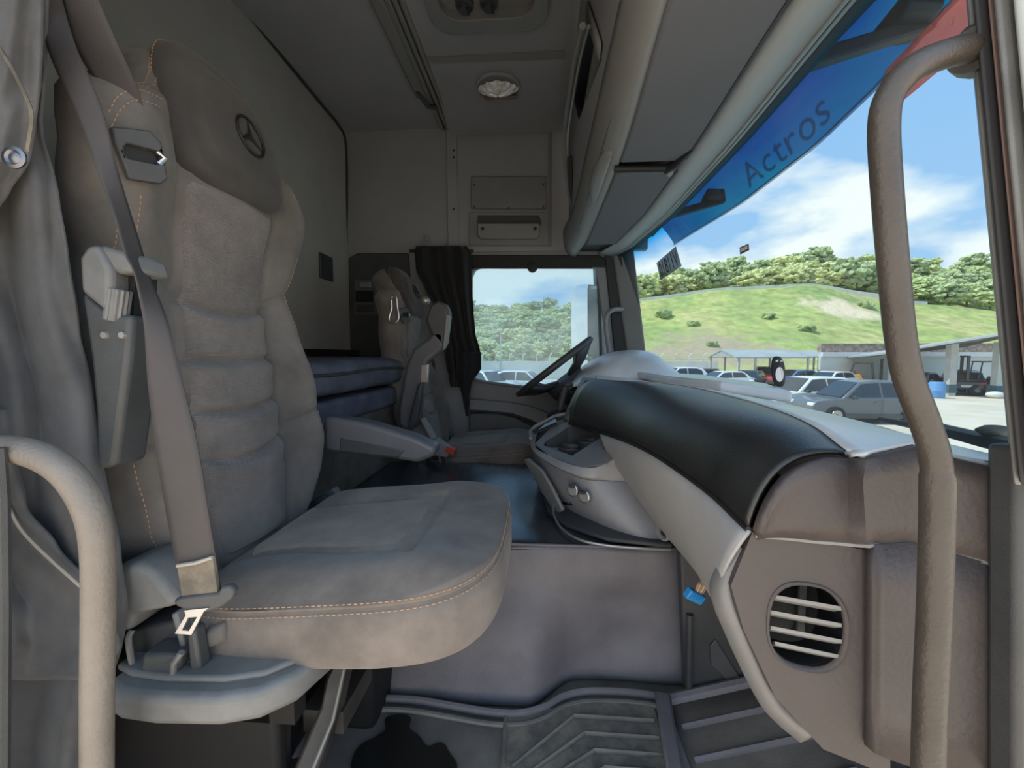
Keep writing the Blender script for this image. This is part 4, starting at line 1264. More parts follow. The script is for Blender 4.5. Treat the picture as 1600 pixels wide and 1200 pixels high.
ec = V((-0.535 - 0.20 * (.418 - .31), SY + 0.012, .418))
eu, ev, en = V((0, 1, 0)), V((-0.196, 0, 0.98)), V((0.98, 0, 0.196))
em = MB()
rr = 0.035
em.tube([ec + (eu * math.cos(a) + ev * math.sin(a)) * rr for a in [2 * math.pi * k / 40 for k in range(41)]], 0.0026, 8, cap=False)
em.obj('emblem_ring', 'black', hc, smooth=180, label='black ring of the printed three pointed star')
for k in range(3):
    a = math.pi / 2 + k * 2 * math.pi / 3
    d = eu * math.cos(a) + ev * math.sin(a)
    s_ = eu * -math.sin(a) + ev * math.cos(a)
    MB().add([ec + d * rr, ec + s_ * 0.0065 + d * 0.003, ec - s_ * 0.0065 + d * 0.003, ec + en * 0.003 + d * 0.002, ec - s_ * 0.0 - d * 0.004], [(0, 1, 3), (0, 3, 2), (1, 4, 3), (3, 4, 2)]).obj('emblem_point', 'black', hc, smooth=0)


def stitches(curve, m=None, step=0.0085, ln=0.0052, r=0.0009, lift=V((0, 0, 0))):
    mb = m or MB()
    L = 0
    acc = []
    for a, b in zip(curve, curve[1:]):
        d = (b - a).length
        while L < d:
            acc.append((a + (b - a) * (L / d), (b - a) / d))
            L += step
        L -= d
    for p, t in acc:
        p = p + lift
        mb.tube([p - t * ln / 2, p, p + t * ln / 2], [r * 0.6, r, r * 0.6], 5)
    return mb


sb = MB()
for sg in (-1, 1):
    for u in (0.855, 0.925):
        stitches([seat_pt(sg * (u - 0.03 * sm((z - .0) / .3)), z, 0.0012) for z in lin(-0.36, 0.235, 90)], sb)
    for dz in (0.0, 0.02):                # over the shoulder to the head cushion
        zz = [0.335 - dz, 0.365 - dz, 0.385 - dz, 0.392 - dz, 0.398 - dz]
        pts = [V((key(XS, 0.36) + 0.020 - 0.02 * k, SY + sg * (0.222 - 0.028 * k), 0.300 + 0.026 * k - dz + (0.02 if k > 2 else 0))) for k in range(0)]
        cu = [seat_pt(sg * u, z - dz, 0.0015) for u, z in ((0.93, .335), (0.90, .36), (0.84, .383), (0.72, .395), (0.66, .398))]
        stitches(spline(cu, 8), sb)
for dz in (0.0, 0.014):
    stitches([seat_pt(-(.93 - dz * 4), z, .0015) for z in lin(.405, .50, 24)], sb)
for dz in (0.0, 0.018):                   # across the top of the head cushion
    cu = [hring(.128 - dz * .5, .292, .546 - dz, -.600 + dz * 0.9)[k] for k in range(0, 25)]
    stitches(cu, sb)
tag(sb.obj('backrest_stitching', 'stitch', seat, smooth=0), kind='stuff')
# belt guide on the near shoulder
def on_seat(px, py, lift=0.006):
    for k in range(300):
        p = A(px, py, 0.52 + 0.4 * k / 299)
        u = (p.y - SY) / key(HW, p.z)
        if abs(u) < 1 and p.x <= seat_pt(u, p.z).x:
            return p + V((lift, -0.002, 0))
    return p
g0, g1, g2 = on_seat(172, 204, .010), on_seat(250, 226, .010), on_seat(215, 284, .010)
gn = (g1 - g0).cross(g2 - g0).normalized()
def on_guide(px, py, lift=0.0):
    d = ray(px, py)
    return d * (g0.dot(gn) / d.dot(gn)) + V((lift, 0, 0))
og = [on_guide(*q) for q in ((168, 200), (188, 201), (228, 206), (246, 226), (256, 282), (246, 289), (196, 281), (186, 255), (174, 224))]
ih = [on_guide(*q) for q in ((187, 232), (193, 226), (236, 236), (246, 242), (246, 254), (240, 259), (196, 250), (188, 243))]
bgd = MB().holed(og, [ih[::-1]], (0.010, -0.003, 0)).obj('belt_guide', 'plastic_dark', seat, bevel=0.003)
MB().prism([p + V((-0.001, 0, 0)) for p in ih], (0.002, 0, 0)).obj('guide_slot', 'black', bgd)
MB().tube([on_guide(236, 238, .010), on_guide(246, 248, .012), on_guide(238, 257, .010)], 0.004, 8).obj('guide_pin', 'steel', bgd)

# cushion
CX, CHX, CHY = -0.305, 0.240, 0.254
def plan(a, r=1.0):
    ca, sa = math.cos(a), math.sin(a)
    p = 0.40
    x = CHX * math.copysign(abs(ca) ** p, ca)
    y = CHY * math.copysign(abs(sa) ** p, sa)
    if x > 0:
        x *= 1 - 0.10 * (abs(y) / CHY) ** 3
    y *= 1 - 0.05 * max(0, x / CHX) ** 2
    return CX + x * r, SY + y * r
def ctilt(x):
    return 0.085 * (x - CX)
def ctop(x, y):
    rx, ry = (x - CX) / CHX, (y - SY) / CHY
    au = abs(ry)
    z = -0.306 + 0.012 * math.exp(-((au - .78) / .2) ** 2) + 0.006 * max(0, rx)
    z -= 0.007 * math.exp(-((au - .50 - .06 * rx) / .035) ** 2) * sm((0.42 - rx) / .1)
    z -= 0.007 * math.exp(-((rx - .42 + .10 * ry * ry) / .03) ** 2) * sm((.62 - au) / .1)
    z += 0.006 * noise.noise(V((x * 11, y * 11, 3)))
    return z - 0.019 + ctilt(x)
NA = 160
rows = []
for r_ in [0.0005] + lin(.04, .90, 44) + [.925, .95, .97, .985, .995]:
    row = []
    for k in range(NA):
        x, y = plan(2 * math.pi * k / NA, r_)
        row.append(V((x, y, ctop(x, y) - 0.024 * max(0, (r_ - .55) / .45) ** 3)))
    rows.append(row)
for r_, dz in ((1.0, -.326), (1.002, -.3285), (0.990, -.331), (1.000, -.3335), (1.012, -.337), (1.022, -.352), (1.024, -.378), (1.014, -.396), (0.985, -.405), (0.9, -.408), (0.6, -.41), (0.1, -.41)):
    row = []
    for k in range(NA):
        x, y = plan(2 * math.pi * k / NA, r_)
        row.append(V((x, y, dz - 0.019 + ctilt(x) * (1 if dz > -.36 else .6) - 0.012 * sm((-.335 - dz) / .05) + 0.004 * noise.noise(V((x * 13, y * 13, dz * 20))) * (1 if dz < -.34 else 0))))
    rows.append(row)
MB().grid(rows, cu=True).obj('cushion', 'cushion_fabric', seat, smooth=180)
rows = []
for x in lin(CX - 0.20, CX + 0.087, 40):
    row = []
    for u in lin(-1, 1, 30):
        h = 0.118 + 0.016 * (x - CX) / CHX
        e = sm((1 - abs(u)) / 0.12) * sm((CX + 0.090 - 0.018 * u * u - x) / 0.02)
        row.append(V((x, SY + u * h, ctop(x, SY + u * h) - 0.006 + 0.0095 * e)))
    rows.append(row)
MB().grid(rows).obj('cushion_insert', 'insert_fabric', seat, smooth=180)
sb = MB()
for r_, z in ((1.004, -.3222), (1.008, -.3355)):
    c_ = []
    for k in range(-42, 139):
        x, y = plan(2 * math.pi * (k - 30) / 180 * 1.0, r_)
        c_.append(V((x, y, z - 0.019 + ctilt(x))))
    stitches([p for p in c_ if p.x > -0.50], sb)
tag(sb.obj('cushion_stitching', 'stitch', seat, smooth=0), kind='stuff')

# base cover at the side: tray, hinge housing, lever, belt stalk
tr = [V(p) for p in ((-.565, .475, 0), (-.53, .462, 0), (-.48, .458, 0), (-.40, .462, 0), (-.355, .475, 0), (-.322, .505, 0), (-.305, .56, 0), (-.295, .66, 0), (-.565, .66, 0))]
zb_, zt_ = A(320, 1134, .465).z, A(320, 1086, .465).z
cv = MB().prism([p + V((0, 0, zb_)) for p in tr], (0, 0, zt_ - zb_)).obj('base_cover', 'plastic_base', seat, bevel=0.010, seg=3)
MB().prism([p * 1 + V((-0.006, 0.022, zt_ - .002)) for p in tr], (0, 0, 0.010)).obj('cover_step', 'plastic_base', cv, bevel=0.008, seg=3)
hsg = MB().prism([A(*q, .500) for q in ((160, 905), (184, 884), (214, 882), (236, 890), (270, 934), (275, 948), (262, 952), (208, 963), (202, 990), (160, 990))], (0, 0.07, 0)).obj('hinge_cover', 'plastic_base', seat, bevel=0.010, seg=3)
MB().prism([A(*q, .520) for q in ((200, 985), (272, 970), (300, 965), (318, 1070), (205, 1062))], (0, 0.05, 0)).obj('recess_plate', 'plastic_black', seat, bevel=0.004)
MB().tube(spline([A(206, 985, .505), A(201, 1000, .50), A(208, 1040, .50), A(218, 1062, .50)], 5), 0.004, 8).obj('recess_edge', 'plastic_base', seat)
lv = MB().prism([A(*q, .488) for q in ((222, 1022), (282, 1024), (276, 1052), (268, 1058), (216, 1056))], (0, 0.035, 0)).obj('recline_lever', 'plastic_dark', seat, bevel=0.006)
MB().tube([A(284, 1019, .487), A(272, 1036, .486), A(271, 1056, .488)], 0.004, 8).obj('lever_edge', 'plastic_base', lv)
MB().prism([A(*q, .505) for q in ((266, 960), (275, 958), (296, 1040), (288, 1042))], (0, 0.02, 0)).obj('recess_frame', 'plastic_base', seat, bevel=0.003)
MB().prism([A(*q, .495) for q in ((290, 985), (303, 985), (314, 1050), (296, 1052))], (0, 0.02, 0)).obj('belt_stalk', 'plastic_dark', seat, bevel=0.004)
g = MB()
rows = []
b0 = A(330, 985, .56)
for k in range(13):
    z = b0.z + 0.02 - 0.0045 * k
    q = 0.004 * (k % 2)
    rows.append([b0 + V((s_ * (0.030 + q), t * (0.03 + q), z - b0.z)) for s_, t in ((-1, -1), (1, -1), (1, 1), (-1, 1))])
g.grid(rows, cu=True, cap=True).obj('bellows', 'plastic_black', seat, smooth=0)
MB().prism([A(*q, .515) for q in ((312, 990), (346, 975), (350, 1005), (318, 1018))], (0, 0.02, 0)).obj('pivot_block', 'seat_fabric', seat, bevel=0.006)
# pedestal: suspension housing, slanted legs, slide rails
MB().span((-.62, .62, -.80), (-.42, 1.00, -.42)).obj('pedestal', 'pedestal_dark', seat, bevel=0.02)
MB().span((-.42, .80, -.80), (-.345, 1.00, -.43)).obj('suspension_bellows', 'black', seat, bevel=0.02)
MB().prism([A(528, 1020, .66), A(508, 1060, .64), A(500, 1105, .62), A(425, 1280, .56), A(470, 1280, .56), A(522, 1128, .62), A(546, 1020, .66)], (0, 0.045, 0.0)).obj('front_leg', 'dark_steel', seat, bevel=0.006)
MB().tube([A(542, 1025, .645), A(520, 1125, .605), A(455, 1285, .545)], 0.003, 6).obj('leg_flange', 'plastic_base', seat)
MB().prism([A(400, 1075, .60), A(424, 1075, .60), A(440, 1130, .60), A(440, 1280, .60), A(410, 1280, .60), A(412, 1140, .60)], (0, 0.03, 0)).obj('side_leg', 'dark_steel', seat, bevel=0.005)
MB().span((-.56, .57, -.56), (-.37, .60, -.43)).obj('side_plate', 'pedestal_dark', seat)
MB().span((-.68, .57, -.80), (-.40, .60, -.46)).obj('side_skirt', 'pedestal_dark', seat, bevel=0.01)
MB().prism([A(450, 1190, .60), A(490, 1120, .66), A(505, 1120, .66), A(480, 1180, .62)], (0, 0.03, 0)).obj('slide_rail', 'dark_steel', seat, bevel=0.003)
MB().span((-.40, .64, -.64), (-.33, .76, -.60)).obj('cross_bar', 'dark_steel', seat)
# buckle on the tunnel side
bk = MB().prism([A(500, 775, 1.04), A(520, 762, 1.04), A(545, 795, 1.04), A(530, 808, 1.04)], (0, 0.025, 0)).obj('belt_buckle', 'plastic_blue_grey', seat, bevel=0.005)
MB().box(A(545, 795, 1.04) + V((0, 0.012, 0)), (0.018, 0.02, 0.010)).obj('release_button', 'red_plastic', bk)
MB().tube(spline([A(478, 812, 1.03), A(490, 790, 1.03), A(512, 780, 1.03), A(522, 800, 1.03)], 5), 0.012, 8).obj('buckle_stalk', 'wood_dirty', seat)


def down_armrest(parent, y, sx=0.0, sz=0.0):
    o = [A(*q, 1.05) - V((0, 1.05, 0)) for q in ((505, 650), (530, 654), (575, 662), (645, 683), (680, 699), (678, 714), (652, 724), (600, 716), (505, 706))]
    a = MB().prism([p + V((sx, y, sz)) for p in o], (0, 0.065, 0)).obj('armrest', 'plastic_blue_grey', parent, bevel=0.012, seg=3)
    MB().prism([A(*q, 1.048) for q in ((530, 684), (634, 703), (622, 716), (530, 706))], (0, 0.01, 0)).obj('side_cover', 'plastic_dark', a, bevel=0.004)
    for px in (622, 632, 642):
        MB().box(A(px, 681 + (px - 622) * .3, 1.08), (.012, .02, .006)).obj('button', 'plastic_dark', a)
    return a


driver = copy_tree(seat)             # same seat on the far side, before each gets its own armrests
driver.location += V((0.045, 1.275, -0.095))
driver['label'] = 'smaller looking driver seat in the shade on the far side of the cab'
for o in [x for x in bpy.data.objects if x.parent == driver]:
    ROOT[o.name] = ROOT[seat.name]
for o in [x for x in bpy.data.objects if x.parent == driver and x.name.split('.')[0] in ('backrest', 'backrest_insert', 'backrest_stitching', 'head_cushion', 'belt_guide')]:
    pv = V((-0.56, SY, -0.30)) - ROOT[seat.name]
    rm = Matrix.Rotation(-0.155, 3, 'Y')
    o.rotation_euler.y = -0.155
    o.location = pv - rm @ pv
ROOT[driver.name] = V((-0.385, SY + 1.275, ZFL - 0.095))
down_armrest(seat, 1.05)
# buttons on top of the lowered armrest
# folded up armrest with a ribbed roller, near side
ar = MB().prism([A(*q, .475) for q in ((124, 455), (152, 478), (172, 492), (206, 492), (201, 560), (178, 730), (150, 735), (147, 640), (140, 560))], (0, 0.045, 0)).obj('armrest', 'plastic_dark', seat, bevel=0.007, seg=3)
MB().prism([A(*q, .470) for q in ((121, 402), (133, 383), (150, 381), (172, 420), (172, 470), (164, 488), (124, 456))], (0, 0.055, 0)).obj('armrest_cap', 'plastic_base', ar, bevel=0.008, seg=3)
MB().prism([A(*q, .475) for q in ((150, 381), (200, 394), (213, 425), (180, 428), (172, 420))], (0, 0.05, 0)).obj('cap_top', 'plastic_base', ar, bevel=0.006)
MB().prism([A(*q, .492) for q in ((176, 425), (212, 425), (208, 500), (172, 495))], (0, 0.03, 0)).obj('roller_recess', 'black', ar)
MB().prism([A(*q, .478) for q in ((164, 508), (206, 512), (203, 535), (160, 530))], (0, 0.03, 0)).obj('roller_bracket', 'plastic_dark', ar, bevel=0.004)
for px in (166, 194):
    MB().lathe([(0.005, 0), (0.004, 0.004)], A(px, 524, .476), (0, -1, 0), 10).obj('screw', 'aluminium', ar)
rc0, rc1 = A(181, 502, .482), A(188, 452, .482)
ax = (rc1 - rc0).normalized()
pr = []
g = MB()
ru = ax.cross(V((0, 1, 0))).normalized()
rv = ax.cross(ru)
rows = []
for t in (0, 0.03, 0.97, 1):
    rows.append([rc0.lerp(rc1, t) + (ru * math.cos(a) + rv * math.sin(a)) * (0.0115 if 0 < t < 1 else 0.010) * (1 + 0.06 * math.cos(14 * a)) for a in [2 * math.pi * k / 84 for k in range(84)]])
g.grid(rows, cu=True, cap=True).obj('roller', 'plastic_base', ar, smooth=30)

# driver's inboard armrest, folded up
def W2(px, py):
    return A(px, py, 1.74)
ROOT[driver.name] = V(driver.location) - OFF
da = MB().prism([W2(*q) for q in ((622, 660), (622, 640), (634, 570), (645, 545), (672, 525), (680, 515), (695, 520), (693, 545), (668, 565), (660, 590), (655, 660), (645, 672), (630, 672))], (0, 0.06, 0)).obj('armrest', 'plastic_blue_grey', driver, bevel=0.015, seg=3)
MB().prism([W2(*q) for q in ((664, 500), (672, 476), (684, 469), (696, 474), (701, 487), (700, 508), (694, 535), (690, 542), (674, 524))], (0, 0.07, 0)).obj('armrest_cap', 'plastic_dark', da, bevel=0.012, seg=3)
MB().prism([A(*q, 1.735) for q in ((698, 492), (702, 493), (697, 535), (692, 545))], (0, 0.05, 0)).obj('cap_edge', 'plastic_light', da)
MB().prism([A(*q, 1.735) for q in ((658, 570), (669, 569), (668, 598), (656, 598))], (0, 0.02, 0)).obj('catch_plate', 'aluminium', da, bevel=0.003)
MB().ico(A(665, 470, 1.80), 0.020, 2).obj('adjuster_knob', 'aluminium', driver)
MB().prism([A(*q, 1.70) for q in ((653, 600), (660, 598), (652, 660), (640, 675), (638, 660))], (0, 0.03, 0)).obj('armrest_bracket', 'plastic_black', driver, bevel=0.006)
MB().prism([A(*q, 1.74) for q in ((655, 655), (662, 652), (684, 690), (676, 694))], (0, 0.03, 0)).obj('buckle_arm', 'plastic_light', driver, bevel=0.005)
b = MB().prism([A(*q, 1.72) for q in ((660, 690), (682, 685), (706, 702), (698, 716), (676, 712))], (0, 0.04, 0)).obj('belt_buckle', 'plastic_grey', driver, bevel=0.006)
MB().prism([A(*q, 1.715) for q in ((698, 698), (711, 703), (709, 711), (695, 706))], (0, 0.03, 0)).obj('release_button', 'red_plastic', b)
MB().tube(spline([A(*q, 1.79) for q in ((612, 466), (619, 464), (621, 480), (623, 497), (616, 505), (608, 499), (612, 482))], 5, closed=True), 0.004, 8).obj('belt_tongue', 'steel', driver)

# ------------------------------------------------------------------ seat belt of the passenger seat
r = thing('seat_belt', 'grey seat belt hanging from the pillar across the passenger seat side', 'seat belt', A(310, 960, .475))
def webbing(left, right, nm, m):
    l_, r_ = spline([A(*q) for q in left], 6), spline([A(*q) for q in right], 6)
    rows = [[a.lerp(b, t) + V((0, -0.0015 * math.sin(math.pi * t), 0)) for t in lin(0, 1, 7)] for a, b in zip(l_, r_)]
    return MB().grid(rows).obj(nm, m, r, smooth=180, solid=0.0016)
ys_ = (-30, 60, 125, 190, 260, 340, 395, 430, 500, 590, 695, 800, 925)
webbing([(x, y, Y) for x, y, Y in zip((64, 70, 94, 124, 150, 180, 196, 212, 224, 230, 242, 259, 283), ys_, (.50, .495, .49, .485, .475, .468, .462, .46, .458, .458, .458, .462, .47))],
        [(x, y, Y) for x, y, Y in zip((90, 114, 141, 165, 183, 207, 224, 234, 262, 283, 308, 325, 345), ys_, (.525, .505, .495, .49, .49, .495, .50, .50, .478, .468, .462, .464, .47))], 'lap_webbing', 'webbing')
webbing([(92, -30, .52), (112, 60, .54), (152, 130, .565), (177, 171, .58), (192, 236, .600)], [(142, -30, .53), (182, 63, .55), (209, 122, .575), (224, 168, .59), (238, 240, .610)], 'shoulder_webbing', 'webbing')
MB().prism([A(*q, .463) for q in ((276, 882), (332, 871), (340, 925), (285, 936))], (0, 0.004, 0)).obj('webbing_loop', 'webbing_tan', r)
MB().tube([A(277, 884, .462), A(305, 880, .460), A(332, 871, .462)], 0.0022, 6).obj('loop_fold', 'webbing_edge', r)
MB().prism([A(*q, .460) for q in ((270, 938), (284, 933), (340, 927), (345, 917), (358, 916), (366, 924), (362, 936), (345, 950), (322, 958), (300, 958), (274, 948))], (0, 0.010, 0)).obj('tongue_grip', 'plastic_dark', r, bevel=0.003)
tn = [A(*q, .458) for q in ((288, 954), (326, 950), (318, 956), (299, 992), (273, 990), (290, 962))]
MB().holed(tn, [[A(*q, .458) for q in ((294, 965), (308, 964), (295, 986), (284, 985))][::-1]], (0, 0.003, 0)).obj('tongue', 'steel', r, smooth=0)

# ------------------------------------------------------------------ curtains
def drape(name, rows_px, Y, m, parent, folds, amp, n=60, seed=0.0, solid=0.003):
    ks = [r_[0] for r_ in rows_px]
    ys = lin(ks[0], ks[-1], 50)
    rows = []
    for y in ys:
        xl, xr = key([(a, b) for a, b, c in rows_px], y), key([(a, c) for a, b, c in rows_px], y)
        row = []
        for k in range(n):
            t = k / (n - 1)
            ph = folds * t * 2 * math.pi + 1.2 * noise.noise(V((t * 3, y * 0.004, seed))) * 2
            d = amp * (0.6 * math.sin(ph) + 0.9 * noise.noise(V((t * folds * 1.6, y * 0.003, seed + 5)))) + amp * .35 * noise.noise(V((t * 9, y * .02, seed)))
            row.append(A(xl + (xr - xl) * t, y, Y + d))
        rows.append(row)
    return MB().grid(rows).obj(name, m, parent, smooth=180, solid=solid)
r = thing('door_curtain', 'heavy grey cloth curtain gathered at the left beside the passenger seat', 'curtain', A(60, 900, .47))
drape('drape', [(-60, -220, 78), (100, -220, 74), (200, -220, 66), (300, -220, 92), (400, -220, 108), (500, -220, 124), (620, -220, 144), (720, -220, 158), (850, -220, 188), (950, -220, 200), (1000, -220, 192), (1080, -220, 172), (1150, -220, 150), (1290, -220, 120)], .485, 'curtain_cloth', r, 3.2, 0.020, seed=1.3)
drape('front_fold', [(-60, -200, 66), (60, -200, 62), (150, -200, 56), (200, -200, 50), (245, -200, 44), (300, -200, 12), (360, -200, -30)], .445, 'curtain_cloth', r, 2.2, 0.012, n=40, seed=4.1)
k = MB().lathe([(0.0115, 0), (0.0115, 0.002), (0.008, 0.003), (0.006, 0.001), (0.003, 0.003), (0, 0.003)], A(24, 247, .425), (0.2, -1, 0), 20).obj('snap_button', 'button_metal', r)
MB().tube(spline([A(-2, 75, .431), A(20, 110, .43), A(40, 150, .43), A(50, 180, .432), A(46, 215, .43), A(42, 238, .43)], 5), 0.0018, 6).obj('hem', 'webbing_tan', r)
drape('lower_fold', [(640, -200, 10), (720, -200, 22), (790, -200, 40), (850, -200, 90), (920, -200, 150), (960, -200, 175), (1010, -200, 190), (1060, -200, 150)], .465, 'curtain_cloth', r, 3.0, 0.016, n=60, seed=7.7)
MB().tube(spline([A(12, 790, .455), A(35, 830, .453), A(80, 875, .452), (A(125, 915, .452)), A(170, 955, .455)], 5), 0.0018, 6).obj('hem', 'webbing_edge', r)
r = thing('driver_curtain', 'black curtain bunched beside the driver window', 'curtain', A(710, 600, 2.36))
drape('drape', [(384, 650, 728), (395, 648, 736), (420, 650, 736), (450, 664, 737), (480, 680, 739), (520, 690, 742), (550, 695, 750), (570, 698, 750), (588, 702, 738), (605, 705, 726)], 2.34, 'curtain_black', r, 4.5, 0.03, seed=2.2)
MB().tube([A(640, 392, 2.40), A(740, 392, 2.40)], 0.008, 8).obj('rod', 'seal', r)
drape('loose_fold', [(550, 712, 752), (575, 714, 752), (600, 718, 736), (625, 724, 732), (650, 728, 731)], 2.32, 'curtain_black', r, 1.5, 0.015, n=20, seed=3)
# ------------------------------------------------------------------ driver side mirror outside
r = thing('door_mirror', 'tall dark outside mirror beyond the driver window', 'mirror', A(920, 560, 2.75))
def on_plane(px, py, o, n):
    d = ray(px, py)
    return d * (o.dot(n) / d.dot(n))
mn = V((-0.80, -0.60, 0.0))
mo = A(906, 500, 2.75)
mf = [on_plane(a, b, mo, mn) for a, b in ((896, 454), (901, 447), (910, 444), (918, 444), (918, 557), (905, 558), (896, 553), (893, 540), (892, 500), (893, 470))]
MB().prism([p - mn * 0.008 for p in mf], -mn * 0.05).obj('back', 'plastic_dark', r)
MB().prism(mf, -mn * 0.006).obj('glass', 'mirror_face', r, smooth=0)
MB().prism([on_plane(a, b, mo - mn * .004, mn) for a, b in ((917, 446), (934, 446), (943, 470), (943, 560), (917, 558))], -mn * 0.08).obj('housing', 'plastic_dark', r, bevel=0.02)
MB().prism([on_plane(a, b, mo, mn) for a, b in ((902, 572), (908, 564), (918, 563), (921, 575), (919, 592), (911, 589))], -mn * 0.006).obj('lower_glass', 'mirror_face', r, smooth=0)
MB().prism([on_plane(a, b, mo - mn * .012, mn) for a, b in ((898, 572), (906, 560), (922, 559), (938, 566), (938, 602), (908, 596))], -mn * 0.06).obj('lower_housing', 'plastic_black', r, bevel=0.015)
MB().tube([A(930, 470, 2.74), A(945, 470, 2.46)], 0.02, 8).obj('arm', 'black', r)
MB().tube([A(930, 590, 2.74), A(948, 590, 2.46)], 0.02, 8).obj('arm', 'black', r)
MB().tube([A(932, 400, 2.72), A(934, 450, 2.72), A(936, 620, 2.72)], 0.025, 10).obj('bracket', 'black', r)

# ------------------------------------------------------------------ yard and hillside
GZ = -HCAM
MB().grid([[V((x, y, GZ)) for y in (-160, -40, 0, 20, 60, 200)] for x in (-160, -40, 0, 20, 60, 220)]).obj('ground', 'concrete', kind='structure', smooth=0)
H80 = [(-.6, 2.5), (-.05, 3), (.1, 6), (.24, 10.2), (.42, 11.9), (.61, 12.5), (.74, 10.7), (.815, 9.2), (1.1, 7.5), (1.6, 7)]
H115 = [(-.6, 10), (-.15, 11), (0, 11.5), (.1, 11), (.22, 13.5), (.32, 17.5), (.47, 20.5), (.6, 21.5), (.76, 20), (.93, 18), (1.1, 19), (1.6, 19)]
def hill(x, y):
    a = x / max(y, 1)
    y0 = 47 + 4 * sm((.2 - a) / .2)
    h8, h11 = key(H80, a), key(H115, a)
    if y < y0:
        z = GZ - 0.3
    elif y < 80:
        t = (y - y0) / (80 - y0)
        z = GZ + (h8 - GZ) * (t * .75 + .25 * t * t)
    elif y < 84:
        z = h8
    elif y < 120:
        z = h8 + (h11 - h8) * sm((y - 84) / 36)
    else:
        z = h11 - (y - 120) * 0.1
    return z + 0.5 * noise.noise(V((x * .09, y * .09, 0))) * sm((y - y0) / 8)
rows = []
for y in lin(44, 84, 44) + lin(86, 160, 24):
    rows.append([V((a * y, y, hill(a * y, y))) for a in lin(-.7, 2.6, 150)])
hm = bpy.data.materials.new('hill_grass')
hm.use_nodes = True
t = hm.node_tree
b = t.nodes['Principled BSDF']
b.inputs['Roughness'].default_value = 0.95
tcn = N(t, 'ShaderNodeNewGeometry')
def hnoise(sc, det=6):
    n = N(t, 'ShaderNodeTexNoise')
    n.inputs['Scale'].default_value = sc
    n.inputs['Detail'].default_value = det
    t.links.new(tcn.outputs['Position'], n.inputs['Vector'])
    return n
n1, n2 = hnoise(0.09), hnoise(0.6)
r1 = N(t, 'ShaderNodeValToRGB')
for e, (p, c) in zip(r1.color_ramp.elements, ((0.36, (0.30, 0.38, 0.12, 1)), (0.66, (0.52, 0.48, 0.19, 1)))):
    e.position, e.color = p, c
e = r1.color_ramp.elements.new(0.5)
e.color = (0.41, 0.45, 0.14, 1)
t.links.new(n1.outputs[0], r1.inputs[0])
r2 = N(t, 'ShaderNodeValToRGB')
r2.color_ramp.elements[0].position, r2.color_ramp.elements[1].position = 0.3, 0.7
r2.color_ramp.elements[0].color, r2.color_ramp.elements[1].color = (0.7, 0.7, 0.7, 1), (1.2, 1.2, 1.2, 1)
t.links.new(n2.outputs[0], r2.inputs[0])
mm = N(t, 'ShaderNodeMix', data_type='RGBA', blend_type='MULTIPLY')
mm.inputs[0].default_value = 1
t.links.new(r1.outputs[0], mm.inputs[6])
t.links.new(r2.outputs[0], mm.inputs[7])
def hit(px, py, y0=46, y1=150):
    d = ray(px, py)
    for k in range(800):
        y = y0 + (y1 - y0) * k / 799
        p = d * (y / d.y)
        if p.z <= hill(p.x, p.y):
            return V((p.x, p.y, hill(p.x, p.y)))
    return p
def patch(last, centre, rx, ry, col):      # bare earth
    s_ = N(t, 'ShaderNodeVectorMath', operation='SUBTRACT')
    s_.inputs[1].default_value = centre + OFF
    t.links.new(tcn.outputs['Position'], s_.inputs[0])
    m_ = N(t, 'ShaderNodeVectorMath', operation='MULTIPLY')
    m_.inputs[1].default_value = (1 / rx, 1 / ry, 0)
    t.links.new(s_.outputs[0], m_.inputs[0])
    l_ = N(t, 'ShaderNodeVectorMath', operation='LENGTH')
    t.links.new(m_.outputs[0], l_.inputs[0])
    a_ = N(t, 'ShaderNodeMath', operation='MULTIPLY_ADD')
    t.links.new(hnoise(0.35).outputs[0], a_.inputs[0])
    a_.inputs[1].default_value = 1.8
    t.links.new(l_.outputs['Value'], a_.inputs[2])
    q_ = N(t, 'ShaderNodeMapRange')
    q_.inputs['From Min'].default_value, q_.inputs['From Max'].default_value = 2.0, 1.4
    t.links.new(a_.outputs[0], q_.inputs[0])
    x_ = N(t, 'ShaderNodeMix', data_type='RGBA')
    t.links.new(q_.outputs[0], x_.inputs[0])
    t.links.new(last, x_.inputs[6])
    x_.inputs[7].default_value = (*col, 1)
    return x_.outputs[2]
o_ = patch(mm.outputs[2], hit(1318, 484), 6.5, 4.0, (0.78, 0.62, 0.42))
o_ = patch(o_, hit(1110, 545), 10, 7, (0.42, 0.34, 0.22))
t.links.new(o_, b.inputs['Base Color'])
bn = N(t, 'ShaderNodeBump')
bn.inputs['Strength'].default_value = 0.8
bn.inputs['Distance'].default_value = 0.5
t.links.new(n2.outputs[0], bn.inputs['Height'])
t.links.new(bn.outputs[0], b.inputs['Normal'])
M['hill_grass'] = hm
MB().grid(rows).obj('hillside', 'hill_grass', kind='structure', smooth=180)

# road wall along the terrace of the hill
pts = []
for a in lin(.10, .86, 40):
    y = 81.5
    pts.append(V((a * y, y, key(H80, a))))
MB().grid([[p + V((0, 0, -0.5)), p + V((0, 0, 0.75)), p + V((0, .3, 0.75)), p + V((0, .3, -0.5))] for p in pts]).obj('terrace_wall', 'wall_white', label='long low pale wall curving across the grassy hill below the trees', cat='wall')

